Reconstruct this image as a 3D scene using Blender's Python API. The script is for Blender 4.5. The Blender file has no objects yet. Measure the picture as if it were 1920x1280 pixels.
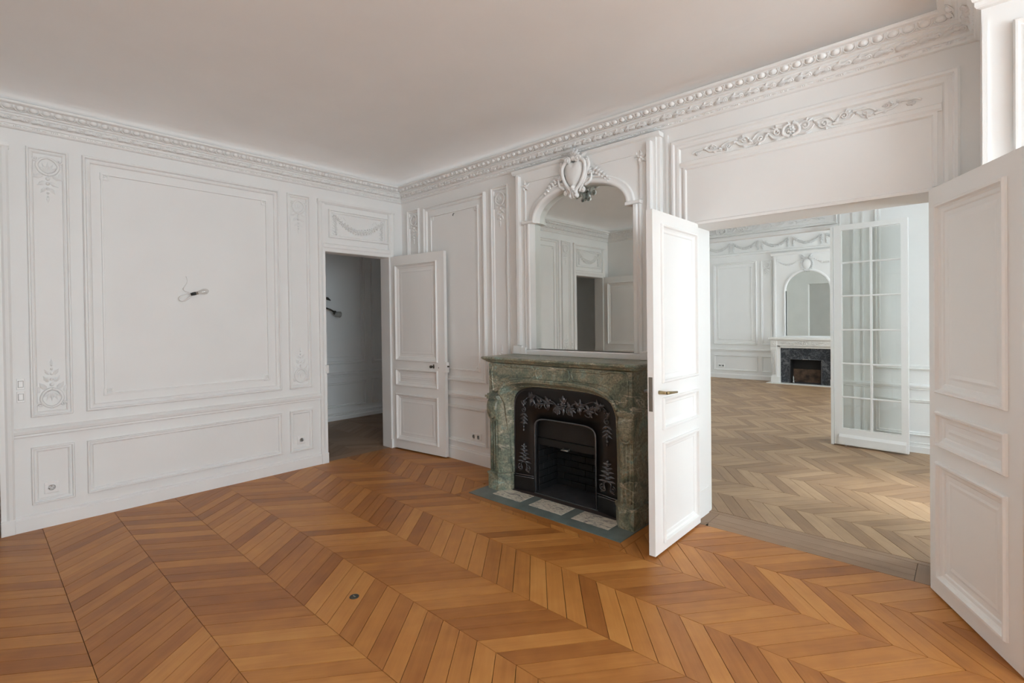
import bpy, math, random
from mathutils import Matrix, Vector
R = random.Random(7)
PI = math.pi
scn = bpy.context.scene
COL = scn.collection

# ------------------------------------------------------------------ camera
CAM = Vector((4.7663, -3.3542, 1.4))
FPX, CYP = 935.05, 609.53
YAW, PITCH, ROLL = -.7428035, -.00889563, -.0123605
_f = Vector((math.sin(YAW) * math.cos(PITCH), math.cos(YAW) * math.cos(PITCH), math.sin(PITCH)))
_r = Vector((math.cos(YAW), -math.sin(YAW), 0)); _u = _r.cross(_f)
_r2 = math.cos(ROLL) * _r + math.sin(ROLL) * _u
_u2 = -math.sin(ROLL) * _r + math.cos(ROLL) * _u
cd = bpy.data.cameras.new('camera'); cam = bpy.data.objects.new('camera', cd); COL.objects.link(cam)
m = Matrix((_r2, _u2, -_f)).transposed().to_4x4(); m.translation = CAM
cam.matrix_world = m
cd.sensor_width = 36; cd.lens = FPX / 1920 * 36; cd.shift_y = (CYP - 640) / 1920; cd.clip_start = .02
scn.camera = cam

def project(p):
    d = Vector(p) - CAM; z = d.dot(_f)
    if z < .05: return None
    return 960 + FPX * d.dot(_r2) / z, CYP - FPX * d.dot(_u2) / z

# ------------------------------------------------------------------ world, daylight, exposure
w = bpy.data.worlds.new('World'); scn.world = w; w.use_nodes = True
bg = w.node_tree.nodes['Background']; bg.inputs[0].default_value = (.805, .905, 1, 1); bg.inputs[1].default_value = 11.2
scn.view_settings.view_transform = 'Standard'; scn.view_settings.look = 'None'
scn.view_settings.exposure = 0.42; scn.view_settings.gamma = 1; scn.view_settings.use_curve_mapping = False
scn.cycles.max_bounces = 14; scn.cycles.diffuse_bounces = 9; scn.cycles.transparent_max_bounces = 24
scn.cycles.sample_clamp_indirect = 6

def sky_portal(name, loc, direction, sx, sy):
    l = bpy.data.lights.new(name, 'AREA'); l.shape = 'RECTANGLE'; l.size = sx; l.size_y = sy
    l.cycles.is_portal = True
    o = bpy.data.objects.new(name, l); COL.objects.link(o); o.location = loc
    o.rotation_euler = Vector(direction).to_track_quat('-Z', 'Y').to_euler()
    return o
XR = 8.0            # street front of this room
XS = 6.2            # street front of the rooms beyond
WIN_A = [(-2.25, 1.50), (-3.56, 1.08)]      # centre y, width: windows of this room
WIN_B = [(1.50, 1.05)]                       # next room
WIN_C = [(4.9, 1.2), (7.2, 1.2)]            # far room
WZ0, WZ1 = .14, 2.75
for nm, ws, xx in (('window_this_room_offscreen', WIN_A, XR), ('window_next_room_offscreen', WIN_B, XS), ('window_far_room_offscreen', WIN_C, XS)):
    for yc, ww in ws: sky_portal(nm, (xx + .31, yc, (WZ0 + WZ1) / 2), (-1, 0, 0), ww, WZ1 - WZ0)
sl_ = bpy.data.lights.new('hazy_sun_offscreen', 'SUN'); sl_.energy = 4.2; sl_.angle = math.radians(14); sl_.color = (.97, .97, 1)
sun = bpy.data.objects.new('hazy_sun_offscreen', sl_); COL.objects.link(sun); sun.location = (12, 1, 8); sun.rotation_euler = Vector((-1.35, .05, -1.4)).to_track_quat('-Z', 'Y').to_euler()

# ------------------------------------------------------------------ materials
def nt(name):
    mt = bpy.data.materials.new(name); mt.use_nodes = True
    t = mt.node_tree; return mt, t, t.nodes['Principled BSDF']
def N(t, kind, **kw):
    n = t.nodes.new(kind)
    for k, v in kw.items():
        if k.startswith('i_'):
            key = k[2:]; n.inputs[int(key) if key.isdigit() else key.replace('_', ' ')].default_value = v
        else: setattr(n, k, v)
    return n
def ramp(t, stops):
    n = t.nodes.new('ShaderNodeValToRGB'); e = n.color_ramp.elements
    while len(e) < len(stops): e.new(.5)
    for k, (p, c) in enumerate(stops): e[k].position = p; e[k].color = (*c, 1) if len(c) == 3 else c
    return n
def paint(name, col, rough=.55, bump=.05, var=.03):
    mt, t, b = nt(name); L = t.links.new
    tc = N(t, 'ShaderNodeTexCoord'); n1 = N(t, 'ShaderNodeTexNoise', i_Scale=2.3, i_Detail=4.0)
    L(tc.outputs['Object'], n1.inputs['Vector'])
    lo = [c * (1 - var) for c in col]; r = ramp(t, [(.3, lo), (.7, col)]); L(n1.outputs[0], r.inputs[0]); L(r.outputs[0], b.inputs['Base Color'])
    n2 = N(t, 'ShaderNodeTexNoise', i_Scale=45.0, i_Detail=3.0); L(tc.outputs['Object'], n2.inputs['Vector'])
    bp = N(t, 'ShaderNodeBump', i_Strength=bump, i_Distance=.004); L(n2.outputs[0], bp.inputs['Height']); L(bp.outputs[0], b.inputs['Normal'])
    b.inputs['Roughness'].default_value = rough
    return mt
M_WALL = paint('wall_paint', (.838, .842, .832))
M_TRIM = paint('trim_paint', (.848, .852, .842), .45, .03)
M_DOOR = paint('door_paint', (.835, .83, .812), .38, .03)
M_CEIL = paint('ceiling_paint', (.90, .90, .892), .7, .06)
M_PLASTIC = paint('white_plastic', (.86, .86, .85), .3, 0, .01)
M_WMARBLE = paint('white_marble', (.80, .785, .75), .3, .02, .10)

def simple(name, col, rough=.5, metal=0., var=.25, scale=30.):
    mt, t, b = nt(name); L = t.links.new
    tc = N(t, 'ShaderNodeTexCoord'); n1 = N(t, 'ShaderNodeTexNoise', i_Scale=scale, i_Detail=3.0); L(tc.outputs['Object'], n1.inputs['Vector'])
    r = ramp(t, [(.3, [c * (1 - var) for c in col]), (.7, col)]); L(n1.outputs[0], r.inputs[0]); L(r.outputs[0], b.inputs['Base Color'])
    b.inputs['Roughness'].default_value = rough; b.inputs['Metallic'].default_value = metal
    return mt
M_IRON = simple('black_cast_iron', (.008, .0075, .008), .34, 0, .4)
M_IRONR = simple('polished_cast_iron', (.15, .15, .16), .26, .6, .3)
M_SOOT = simple('sooted_metal', (.008, .007, .006), .6, 0, .5)
M_BRICK = simple('sooted_firebrick', (.010, .0105, .0115), .7, 0, .5, 18)
M_MORTAR = simple('ash_mortar', (.060, .060, .060), .9)
M_ASH = simple('grey_ash_stone', (.045, .045, .05), .8, 0, .4, 12)
M_STEEL = simple('brushed_steel', (.36, .35, .32), .38, .85, .1)
M_BRASS = simple('dull_brass', (.42, .33, .18), .38, .9, .2)
M_DARKMETAL = simple('dark_bronze', (.09, .085, .07), .45, .6, .3)
M_BLACK = simple('black_plastic', (.02, .02, .02), .5)
M_UNDER = simple('dark_joint', (.028, .018, .012), .9)
M_SLATE = simple('green_grey_slate', (.17, .205, .192), .42, 0, .3, 9)
M_PINK = simple('brown_stone_strip', (.07, .05, .047), .5, 0, .4, 9)
M_SHADE = simple('frosted_shade', (.33, .33, .31), .4, 0, .1)
M_BURNT = simple('burnt_firebrick', (.16, .095, .06), .8, 0, .85, 9)

def wood(name, stops, rough, greyer=0.):
    mt, t, b = nt(name); L = t.links.new
    oi = N(t, 'ShaderNodeObjectInfo'); ge = N(t, 'ShaderNodeNewGeometry')
    ad = N(t, 'ShaderNodeMath', operation='ADD'); L(oi.outputs['Random'], ad.inputs[0]); L(ge.outputs['Random Per Island'], ad.inputs[1])
    fr = N(t, 'ShaderNodeMath', operation='FRACT'); L(ad.outputs[0], fr.inputs[0])
    uv = N(t, 'ShaderNodeUVMap', uv_map='UVMap'); off = N(t, 'ShaderNodeMath', operation='MULTIPLY', i_1=57.0); L(fr.outputs[0], off.inputs[0])
    mp = N(t, 'ShaderNodeMapping'); mp.inputs['Scale'].default_value = (2.2, 42, 1); L(uv.outputs[0], mp.inputs['Vector'])
    n1 = N(t, 'ShaderNodeTexNoise', noise_dimensions='4D', i_Scale=1.0, i_Detail=5.0, i_Roughness=.62, i_Distortion=.6)
    L(mp.outputs[0], n1.inputs['Vector']); L(off.outputs[0], n1.inputs['W'])
    n2 = N(t, 'ShaderNodeTexNoise', noise_dimensions='4D', i_Scale=7.0, i_Detail=2.0); L(uv.outputs[0], n2.inputs['Vector']); L(off.outputs[0], n2.inputs['W'])
    a = N(t, 'ShaderNodeMath', operation='MULTIPLY_ADD', i_1=.34, i_2=0.); L(n1.outputs[0], a.inputs[0])
    c = N(t, 'ShaderNodeMath', operation='MULTIPLY_ADD', i_1=.36); L(n2.outputs[0], c.inputs[0]); L(a.outputs[0], c.inputs[2])
    d = N(t, 'ShaderNodeMath', operation='MULTIPLY_ADD', i_1=.30); L(fr.outputs[0], d.inputs[0]); L(c.outputs[0], d.inputs[2])
    e = N(t, 'ShaderNodeMath', operation='SUBTRACT', i_1=.0); L(d.outputs[0], e.inputs[0])
    r = ramp(t, stops); L(e.outputs[0], r.inputs[0]); L(r.outputs[0], b.inputs['Base Color'])
    rr = N(t, 'ShaderNodeMapRange'); rr.inputs['To Min'].default_value = rough - .07; rr.inputs['To Max'].default_value = rough + .12
    L(n2.outputs[0], rr.inputs[0]); L(rr.outputs[0], b.inputs['Roughness'])
    b.inputs['Specular IOR Level'].default_value = .32
    bp = N(t, 'ShaderNodeBump', i_Strength=.12, i_Distance=.002); L(n1.outputs[0], bp.inputs['Height']); L(bp.outputs[0], b.inputs['Normal'])
    return mt
M_OAK = wood('honey_oak', [(.10, (.18, .058, .015)), (.38, (.345, .130, .032)), (.60, (.49, .208, .053)), (.90, (.66, .335, .10))], .36)
M_OAK2 = wood('worn_grey_oak', [(.1, (.15, .083, .044)), (.40, (.29, .178, .100)), (.62, (.41, .27, .155)), (.90, (.56, .395, .25))], .40)
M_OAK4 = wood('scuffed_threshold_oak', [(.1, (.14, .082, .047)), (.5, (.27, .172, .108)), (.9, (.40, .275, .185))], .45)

def marble_green():
    mt, t, b = nt('green_marble'); L = t.links.new
    tc = N(t, 'ShaderNodeTexCoord'); n0 = N(t, 'ShaderNodeTexNoise', i_Scale=5.0, i_Detail=6.0, i_Roughness=.65, i_Distortion=1.3); L(tc.outputs['Object'], n0.inputs['Vector'])
    r = ramp(t, [(.28, (.062, .080, .063)), (.42, (.145, .168, .125)), (.54, (.270, .250, .178)), (.63, (.215, .285, .240)), (.80, (.42, .47, .41))]); L(n0.outputs[0], r.inputs[0])
    sp = N(t, 'ShaderNodeTexNoise', i_Scale=70.0, i_Detail=4.0, i_Roughness=.7); L(tc.outputs['Object'], sp.inputs['Vector'])
    sr = ramp(t, [(.35, (.55, .55, .55)), (.66, (1.45, 1.45, 1.4))]); L(sp.outputs[0], sr.inputs[0])
    mx = N(t, 'ShaderNodeMix', data_type='RGBA', blend_type='MULTIPLY'); mx.inputs['Factor'].default_value = 1
    L(r.outputs[0], mx.inputs['A']); L(sr.outputs[0], mx.inputs['B'])
    mp = N(t, 'ShaderNodeMapping'); mp.inputs['Scale'].default_value = (1.5, 1.5, 6.0); L(tc.outputs['Object'], mp.inputs['Vector'])
    n2 = N(t, 'ShaderNodeTexNoise', i_Scale=1.6, i_Detail=4.0, i_Roughness=.55, i_Distortion=.9); L(mp.outputs[0], n2.inputs['Vector'])
    vr = ramp(t, [(.486, (0, 0, 0)), (.5, (1, 1, 1)), (.514, (0, 0, 0))]); L(n2.outputs[0], vr.inputs[0])
    n3 = N(t, 'ShaderNodeTexNoise', i_Scale=4.0); L(tc.outputs['Object'], n3.inputs['Vector'])
    g = ramp(t, [(.47, (0, 0, 0)), (.56, (1, 1, 1))]); L(n3.outputs[0], g.inputs[0])
    mm = N(t, 'ShaderNodeMath', operation='MULTIPLY'); L(vr.outputs[0], mm.inputs[0]); L(g.outputs[0], mm.inputs[1])
    m2 = N(t, 'ShaderNodeMix', data_type='RGBA'); L(mm.outputs[0], m2.inputs['Factor']); L(mx.outputs['Result'], m2.inputs['A']); m2.inputs['B'].default_value = (.62, .55, .43, 1)
    L(m2.outputs['Result'], b.inputs['Base Color']); b.inputs['Roughness'].default_value = .34
    return mt
M_GREEN = marble_green()
def marble_vein(name, base, dark, scale):
    mt, t, b = nt(name); L = t.links.new
    tc = N(t, 'ShaderNodeTexCoord'); mp = N(t, 'ShaderNodeMapping'); mp.inputs['Rotation'].default_value = (0, 0, .7); mp.inputs['Scale'].default_value = (1, 2.6, 1); L(tc.outputs['Object'], mp.inputs['Vector'])
    n0 = N(t, 'ShaderNodeTexNoise', i_Scale=scale, i_Detail=5.0, i_Roughness=.6, i_Distortion=1.6); L(mp.outputs[0], n0.inputs['Vector'])
    r = ramp(t, [(.30, dark), (.43, [x * .45 + y * .55 for x, y in zip(dark, base)]), (.50, base), (.575, base), (.60, dark), (.63, base)]); L(n0.outputs[0], r.inputs[0]); L(r.outputs[0], b.inputs['Base Color'])
    b.inputs['Roughness'].default_value = .35
    return mt
M_TILE = marble_vein('cream_veined_marble', (.70, .64, .53), (.08, .07, .08), 9.0)
M_BLACKMARBLE = marble_vein('black_veined_marble', (.018, .022, .030), (.16, .17, .18), 7.0)
def mirror_mat():
    mt, t, b = nt('silvered_mirror'); L = t.links.new
    tc = N(t, 'ShaderNodeTexCoord'); n = N(t, 'ShaderNodeTexNoise', i_Scale=3.0); L(tc.outputs['Object'], n.inputs['Vector'])
    r = ramp(t, [(.3, (.70, .725, .69)), (.7, (.75, .77, .735))]); L(n.outputs[0], r.inputs[0]); L(r.outputs[0], b.inputs['Base Color'])
    b.inputs['Metallic'].default_value = 1; b.inputs['Roughness'].default_value = .012
    return mt
M_MIRROR = mirror_mat()
def glass_mat(name, tint, refl=.05):
    mt, t, b = nt(name); L = t.links.new; t.nodes.remove(b); out = t.nodes['Material Output']
    tr = N(t, 'ShaderNodeBsdfTransparent'); gl = N(t, 'ShaderNodeBsdfGlossy', i_Roughness=.02); fr = N(t, 'ShaderNodeValue'); fr.outputs[0].default_value = refl
    tc = N(t, 'ShaderNodeTexCoord'); n = N(t, 'ShaderNodeTexNoise', i_Scale=1.5); L(tc.outputs['Object'], n.inputs['Vector'])
    r = ramp(t, [(.3, [c * .96 for c in tint]), (.7, tint)]); L(n.outputs[0], r.inputs[0]); L(r.outputs[0], tr.inputs[0])
    mx = N(t, 'ShaderNodeMixShader'); L(fr.outputs[0], mx.inputs[0]); L(tr.outputs[0], mx.inputs[1]); L(gl.outputs[0], mx.inputs[2]); L(mx.outputs[0], out.inputs[0])
    return mt
M_GLASS = glass_mat('pane_glass', (.965, .975, .965))
M_BULB = glass_mat('bulb_glass', (.96, .955, .945), .10)

# ------------------------------------------------------------------ mesh helpers.  Local frame: u right, v up, w out of the wall -> (u, -w, v)
class MB:
    def __init__(s): s.v = []; s.f = []; s.uv = {}
    def add(s, pts): k = len(s.v); s.v += [(p[0], -p[2], p[1]) for p in pts]; return k
    def face(s, *i): s.f.append(tuple(i))
    def box(s, u0, u1, v0, v1, w0, w1):
        k = s.add([(u0, v0, w0), (u1, v0, w0), (u1, v1, w0), (u0, v1, w0), (u0, v0, w1), (u1, v0, w1), (u1, v1, w1), (u0, v1, w1)])
        for q in ((3, 2, 1, 0), (4, 5, 6, 7), (0, 1, 5, 4), (1, 2, 6, 5), (2, 3, 7, 6), (3, 0, 4, 7)): s.face(*[k + i for i in q])
        return s
    def bbox(s, u0, u1, v0, v1, w0, w1, b=.004):      # box with a bevelled front rim
        k = s.add([(u0, v0, w0), (u1, v0, w0), (u1, v1, w0), (u0, v1, w0), (u0, v0, w1 - b), (u1, v0, w1 - b), (u1, v1, w1 - b), (u0, v1, w1 - b),
                   (u0 + b, v0 + b, w1), (u1 - b, v0 + b, w1), (u1 - b, v1 - b, w1), (u0 + b, v1 - b, w1)])
        for q in ((3, 2, 1, 0), (8, 9, 10, 11)): s.face(*[k + i for i in q])
        for i in range(4):
            j = (i + 1) % 4; s.face(k + i, k + j, k + 4 + j, k + 4 + i); s.face(k + 4 + i, k + 4 + j, k + 8 + j, k + 8 + i)
        return s
    def frame(s, u0, v0, u1, v1, prof, w=0.):         # mitred moulding; prof = (inset, height)
        n = len(prof); ks = []
        for d, h in prof: ks.append(s.add([(u0 + d, v0 + d, w + h), (u1 - d, v0 + d, w + h), (u1 - d, v1 - d, w + h), (u0 + d, v1 - d, w + h)]))
        for a in range(n - 1):
            for i in range(4):
                j = (i + 1) % 4; s.face(ks[a] + i, ks[a] + j, ks[a + 1] + j, ks[a + 1] + i)
        return s
    def rail(s, u0, u1, prof):                        # prof = (v, w) bottom to top, extruded along u
        n = len(prof); a = s.add([(u0, v, w) for v, w in prof]); b = s.add([(u1, v, w) for v, w in prof])
        for i in range(n - 1): s.face(a + i, b + i, b + i + 1, a + i + 1)
        s.face(*[a + i for i in range(n)]); s.face(*[b + i for i in reversed(range(n))])
        return s
    def sweep(s, path, prof, closed=False):           # path (u,v); prof (normal offset to the left, w)
        n = len(path); rings = []
        for i, p in enumerate(path):
            a = path[i - 1] if (i or closed) else p; b = path[(i + 1) % n] if (i < n - 1 or closed) else p
            d1 = Vector((p[0] - a[0], p[1] - a[1])); d2 = Vector((b[0] - p[0], b[1] - p[1]))
            if d1.length < 1e-9: d1 = d2
            if d2.length < 1e-9: d2 = d1
            d1.normalize(); d2.normalize(); n1 = Vector((-d1.y, d1.x)); n2 = Vector((-d2.y, d2.x)); nn = n1 + n2
            if nn.length < 1e-6: nn = n1
            nn.normalize(); k = 1 / max(.35, nn.dot(n1))
            rings.append(s.add([(p[0] + nn.x * k * o, p[1] + nn.y * k * o, w) for o, w in prof]))
        q = len(prof); rng = range(n) if closed else range(n - 1)
        for i in rng:
            a, b = rings[i], rings[(i + 1) % n]
            for j in range(q - 1): s.face(a + j, a + j + 1, b + j + 1, b + j)
        if not closed:
            s.face(*[rings[0] + j for j in range(q)]); s.face(*[rings[-1] + j for j in reversed(range(q))])
        return s
    def poly(s, pts, w0, w1, close_back=True):        # prism from a ccw (u,v) outline
        n = len(pts); a = s.add([(p[0], p[1], w1) for p in pts]); b = s.add([(p[0], p[1], w0) for p in pts])
        s.face(*[a + i for i in range(n)])
        if close_back: s.face(*[b + i for i in reversed(range(n))])
        for i in range(n): j = (i + 1) % n; s.face(b + i, b + j, a + j, a + i)
        return s
    def plan(s, pts, v0, v1):                         # prism from a plan outline (u,w)
        n = len(pts); a = s.add([(p[0], v0, p[1]) for p in pts]); b = s.add([(p[0], v1, p[1]) for p in pts])
        s.face(*[a + i for i in range(n)]); s.face(*[b + i for i in reversed(range(n))])
        for i in range(n): j = (i + 1) % n; s.face(a + i, b + i, b + j, a + j)
        return s
    def tube(s, pts, rad, seg=6, sq=1.0):             # pts (u,v,w) with a radius profile
        n = len(pts); rings = []
        for i, p in enumerate(pts):
            a = Vector(pts[max(0, i - 1)]); b = Vector(pts[min(n - 1, i + 1)]); tg = (b - a)
            tg = tg.normalized() if tg.length > 1e-9 else Vector((1, 0, 0))
            up = Vector((0, 0, 1)) if abs(tg.z) < .9 else Vector((0, 1, 0))
            nn = tg.cross(up).normalized(); bb = nn.cross(tg)
            r = rad[i] if isinstance(rad, (list, tuple)) else rad
            rings.append(s.add([tuple(Vector(p) + nn * r * math.cos(2 * PI * k / seg) + bb * r * sq * math.sin(2 * PI * k / seg)) for k in range(seg)]))
        for i in range(n - 1):
            for k in range(seg):
                l = (k + 1) % seg; s.face(rings[i] + k, rings[i] + l, rings[i + 1] + l, rings[i + 1] + k)
        s.face(*[rings[0] + k for k in reversed(range(seg))]); s.face(*[rings[-1] + k for k in range(seg)])
        return s
    def lathe(s, c, axis, prof, seg=14):              # prof (along axis, radius)
        ax = Vector(axis).normalized(); t = Vector((0, 1, 0)) if abs(ax.y) < .9 else Vector((1, 0, 0)); e1 = ax.cross(t).normalized(); e2 = ax.cross(e1); rings = []
        for a, r in prof: rings.append(s.add([tuple(Vector(c) + ax * a + (e1 * math.cos(2 * PI * k / seg) + e2 * math.sin(2 * PI * k / seg)) * r) for k in range(seg)]))
        for i in range(len(prof) - 1):
            for k in range(seg): l = (k + 1) % seg; s.face(rings[i] + k, rings[i] + l, rings[i + 1] + l, rings[i + 1] + k)
        s.face(*[rings[0] + k for k in reversed(range(seg))]); s.face(*[rings[-1] + k for k in range(seg)])
        return s
    # ---- relief ornament
    def blob(s, u, v, ru, rv, h, w=0., ang=0., seg=8):
        ca, sa = math.cos(ang), math.sin(ang); rings = []
        for z, k in ((-.15, 1.0), (.45, .88), (.82, .55)):
            rings.append(s.add([(u + ru * k * math.cos(t) * ca - rv * k * math.sin(t) * sa, v + ru * k * math.cos(t) * sa + rv * k * math.sin(t) * ca, w + h * z) for t in [2 * PI * i / seg for i in range(seg)]]))
        top = s.add([(u, v, w + h)])
        for a, b in zip(rings, rings[1:]):
            for i in range(seg): j = (i + 1) % seg; s.face(a + i, a + j, b + j, b + i)
        for i in range(seg): s.face(rings[-1] + i, rings[-1] + (i + 1) % seg, top)
        return s
    def leaf(s, u, v, ang, L, W, h, w=0., curl=0.):
        rows = []; n = 6
        for i in range(n + 1):
            t = i / n; a = ang + curl * t; 
            cu = u + L * t * math.cos(ang + curl * t * .5); cv = v + L * t * math.sin(ang + curl * t * .5)
            wd = W * (.25 + .75 * math.sin(PI * min(1, t * 1.15 + .08)) ** .8) * (1 if t < .98 else .1) * (1 + .22 * (i % 2)); hh = h * (.55 + .45 * math.sin(PI * t))
            nx, ny = -math.sin(a), math.cos(a)
            rows.append(s.add([(cu + nx * wd * o, cv + ny * wd * o, w + hh * z) for o, z in ((-.5, -.1), (-.30, .75), (-.08, .62), (0, 1.0), (.08, .62), (.30, .75), (.5, -.1))]))
        for a, b in zip(rows, rows[1:]):
            for k in range(6): s.face(a + k, b + k, b + k + 1, a + k + 1)
        return s
    def stroke(s, pts, r0, r1, w=0., n=5, sq=.9, seg=6):
        P = catmull(pts, n); q = len(P) - 1
        return s.tube([(p[0], p[1], w) for p in P], [r0 + (r1 - r0) * i / q for i in range(q + 1)], seg, sq)
    def spiral(s, u, v, r, turns, a0, sgn, rad, w=0., n=14):
        P = []; Q = []
        for i in range(n + 1):
            t = i / n; rr = r * (1 - .82 * t); a = a0 + sgn * turns * 2 * PI * t
            P.append((u + rr * math.cos(a), v + rr * math.sin(a), w)); Q.append(rad * (1 - .45 * t))
        s.tube(P, Q, 5, .9); s.blob(P[-1][0], P[-1][1], rad * 1.25, rad * 1.25, rad * 1.2, w, 0, 6)
        return s
    def rosette(s, u, v, r, h, w=0., n=6, a0=0.):
        for i in range(n): a = a0 + 2 * PI * i / n; s.blob(u + .58 * r * math.cos(a), v + .58 * r * math.sin(a), r * .46, r * .30, h, w, a, 6)
        s.blob(u, v, r * .30, r * .30, h * 1.3, w, 0, 6)
        return s
    def mesh(s, name, smooth=False):
        me = bpy.data.meshes.new(name); me.from_pydata(s.v, [], s.f); me.update()
        if smooth:
            for p in me.polygons: p.use_smooth = True
        return me
    def build(s, name, mat, parent=None, smooth=False):
        return link(name, s.mesh(name, smooth), mat, parent)
def catmull(pts, n):
    if len(pts) == 2: return [(pts[0][0] + (pts[1][0] - pts[0][0]) * i / n, pts[0][1] + (pts[1][1] - pts[0][1]) * i / n) for i in range(n + 1)]
    out = []; P = [pts[0]] + list(pts) + [pts[-1]]
    for i in range(1, len(P) - 2):
        for k in range(n):
            t = k / n; a, b, c, d = P[i - 1], P[i], P[i + 1], P[i + 2]
            out.append(tuple(.5 * (2 * b[j] + (c[j] - a[j]) * t + (2 * a[j] - 5 * b[j] + 4 * c[j] - d[j]) * t * t + (3 * b[j] - a[j] - 3 * c[j] + d[j]) * t ** 3) for j in range(2)))
    out.append(tuple(pts[-1])); return out
def link(name, me, mat, parent=None):
    if mat and not me.materials: me.materials.append(mat)
    o = bpy.data.objects.new(name, me); COL.objects.link(o)
    if parent: o.parent = parent
    return o
def tag(o, label, cat=None, group=None, kind=None):
    o['label'] = label
    if cat: o['category'] = cat
    if group: o['group'] = group
    if kind: o['kind'] = kind
    return o
def empty(name, loc=(0, 0, 0), rz=0):
    o = bpy.data.objects.new(name, None); COL.objects.link(o); o.location = loc; o.rotation_euler = (0, 0, rz); o.empty_display_size = .1; return o
def place(o, loc=(0, 0, 0), rz=0): o.location = loc; o.rotation_euler = (0, 0, rz); return o
def grid_wall(u0, u1, v0, v1, t, holes=()):           # slab with rectangular openings
    us = sorted({u0, u1, *[h[0] for h in holes], *[h[1] for h in holes]}); vs = sorted({v0, v1, *[h[2] for h in holes], *[h[3] for h in holes]})
    mb = MB()
    for a, b in zip(us, us[1:]):
        for c, d in zip(vs, vs[1:]):
            mu, mv = (a + b) / 2, (c + d) / 2
            if not any(h[0] < mu < h[1] and h[2] < mv < h[3] for h in holes): mb.box(a, b, c, d, -t, 0)
    return mb

P_BOL = [(0, 0), (0, .022), (.006, .031), (.015, .031), (.022, .012), (.034, .018), (.044, .014), (.050, 0)]
P_BOLS = [(0, 0), (0, .017), (.004, .025), (.011, .025), (.016, .009), (.026, .014), (.032, .010), (.036, 0)]
P_THIN = [(0, 0), (.002, .011), (.012, .012), (.015, 0)]
P_DOOR = [(0, 0), (0, .010), (.005, .017), (.014, .016), (.020, .002), (.030, -.004), (.044, -.006), (.050, -.011)]
def chair_rail(u0, u1, z=.640): return MB().rail(u0, u1, [(z, 0), (z, .010), (z + .008, .015), (z + .020, .012), (z + .026, .030), (z + .046, .034), (z + .060, .018), (z + .066, 0)])
def skirting(u0, u1, h=.10): return MB().rail(u0, u1, [(0, 0), (0, .020), (h - .015, .020), (h - .008, .013), (h, .013), (h + .008, 0)])

# ------------------------------------------------------------------ ornament designs (u,v centred, relief height in w)
def orn_drop(wd=.17, ht=.33, h=.016, up=1):           # shell in a scrolled cartouche with a drop of leaves below
    mb = MB(); q = wd / .17
    def V(v): return v * up * ht / .33
    for sg in (-1, 1):
        mb.stroke([(0, V(-.005)), (sg * .035 * q, V(-.02)), (sg * .058 * q, V(-.06)), (sg * .040 * q, V(-.105)), (0, V(-.125))], .008, .010, h * .5)
        mb.spiral(sg * .063 * q, V(-.022), .018 * q, 1.1, PI / 2 - sg * PI / 2, -sg * up, .006, h * .4)
        mb.leaf(sg * .03 * q, V(-.125), -up * (PI / 2 - sg * .9), .06 * q, .03, h, 0, sg * .5)
        mb.leaf(sg * .015 * q, V(-.17), -up * (PI / 2 - sg * .75), .055 * q, .026, h * .9, 0, sg * .3)
        mb.leaf(sg * .012 * q, V(-.215), -up * (PI / 2 - sg * .6), .05 * q, .022, h * .8)
        mb.leaf(sg * .07 * q, V(-.10), -up * PI / 2, .06, .02, h * .6, 0, -sg * .4)
    for i in range(-2, 3): mb.leaf(0, V(-.11), up * PI / 2 + i * .42, .078 * q, .02, h * .8)
    for k, v in enumerate((-.15, -.185, -.22, -.25, -.275)): mb.blob(0, V(v), .013 - .0015 * k, .014 - .0015 * k, h, 0, 0, 7)
    mb.leaf(0, V(-.27), -up * PI / 2, .055, .016, h * .7)
    return mb
def orn_garland(W=.62, H=.22, h=.02):                 # festoon of flowers between two hanging bunches
    mb = MB(); rr = random.Random(3)
    for i in range(15):
        t = i / 14; u = -W * .40 + W * .80 * t; v = .055 - .105 * math.sin(PI * t) ** .85; s = .62 + .5 * math.sin(PI * t)
        mb.rosette(u, v, .027 * s + .006, h * (.7 + .6 * s), 0, 5, rr.random() * 6)
        for sg in (-1, 1): mb.leaf(u, v, rr.uniform(-.4, .4) + sg * 1.4, .036, .016, h * .6)
    for sg in (-1, 1):
        mb.rosette(sg * W * .46, .078, .028, h * 1.3, 0, 6)
        for k in range(6):
            v = .04 - k * .028; mb.rosette(sg * W * (.455 - .012 * (k % 2)), v, .019 - .0012 * k, h, 0, 5, k)
            mb.leaf(sg * W * .455, v, sg * .4 + (PI if sg < 0 else 0), .034, .015, h * .6); mb.leaf(sg * W * .455, v, PI / 2 + sg * 1.9, .036, .015, h * .6)
        mb.stroke([(sg * W * .44, .085), (sg * W * .36, .06), (sg * W * .32, .085), (sg * W * .26, .055)], .006, .003, h * .4)
    return mb
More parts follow.
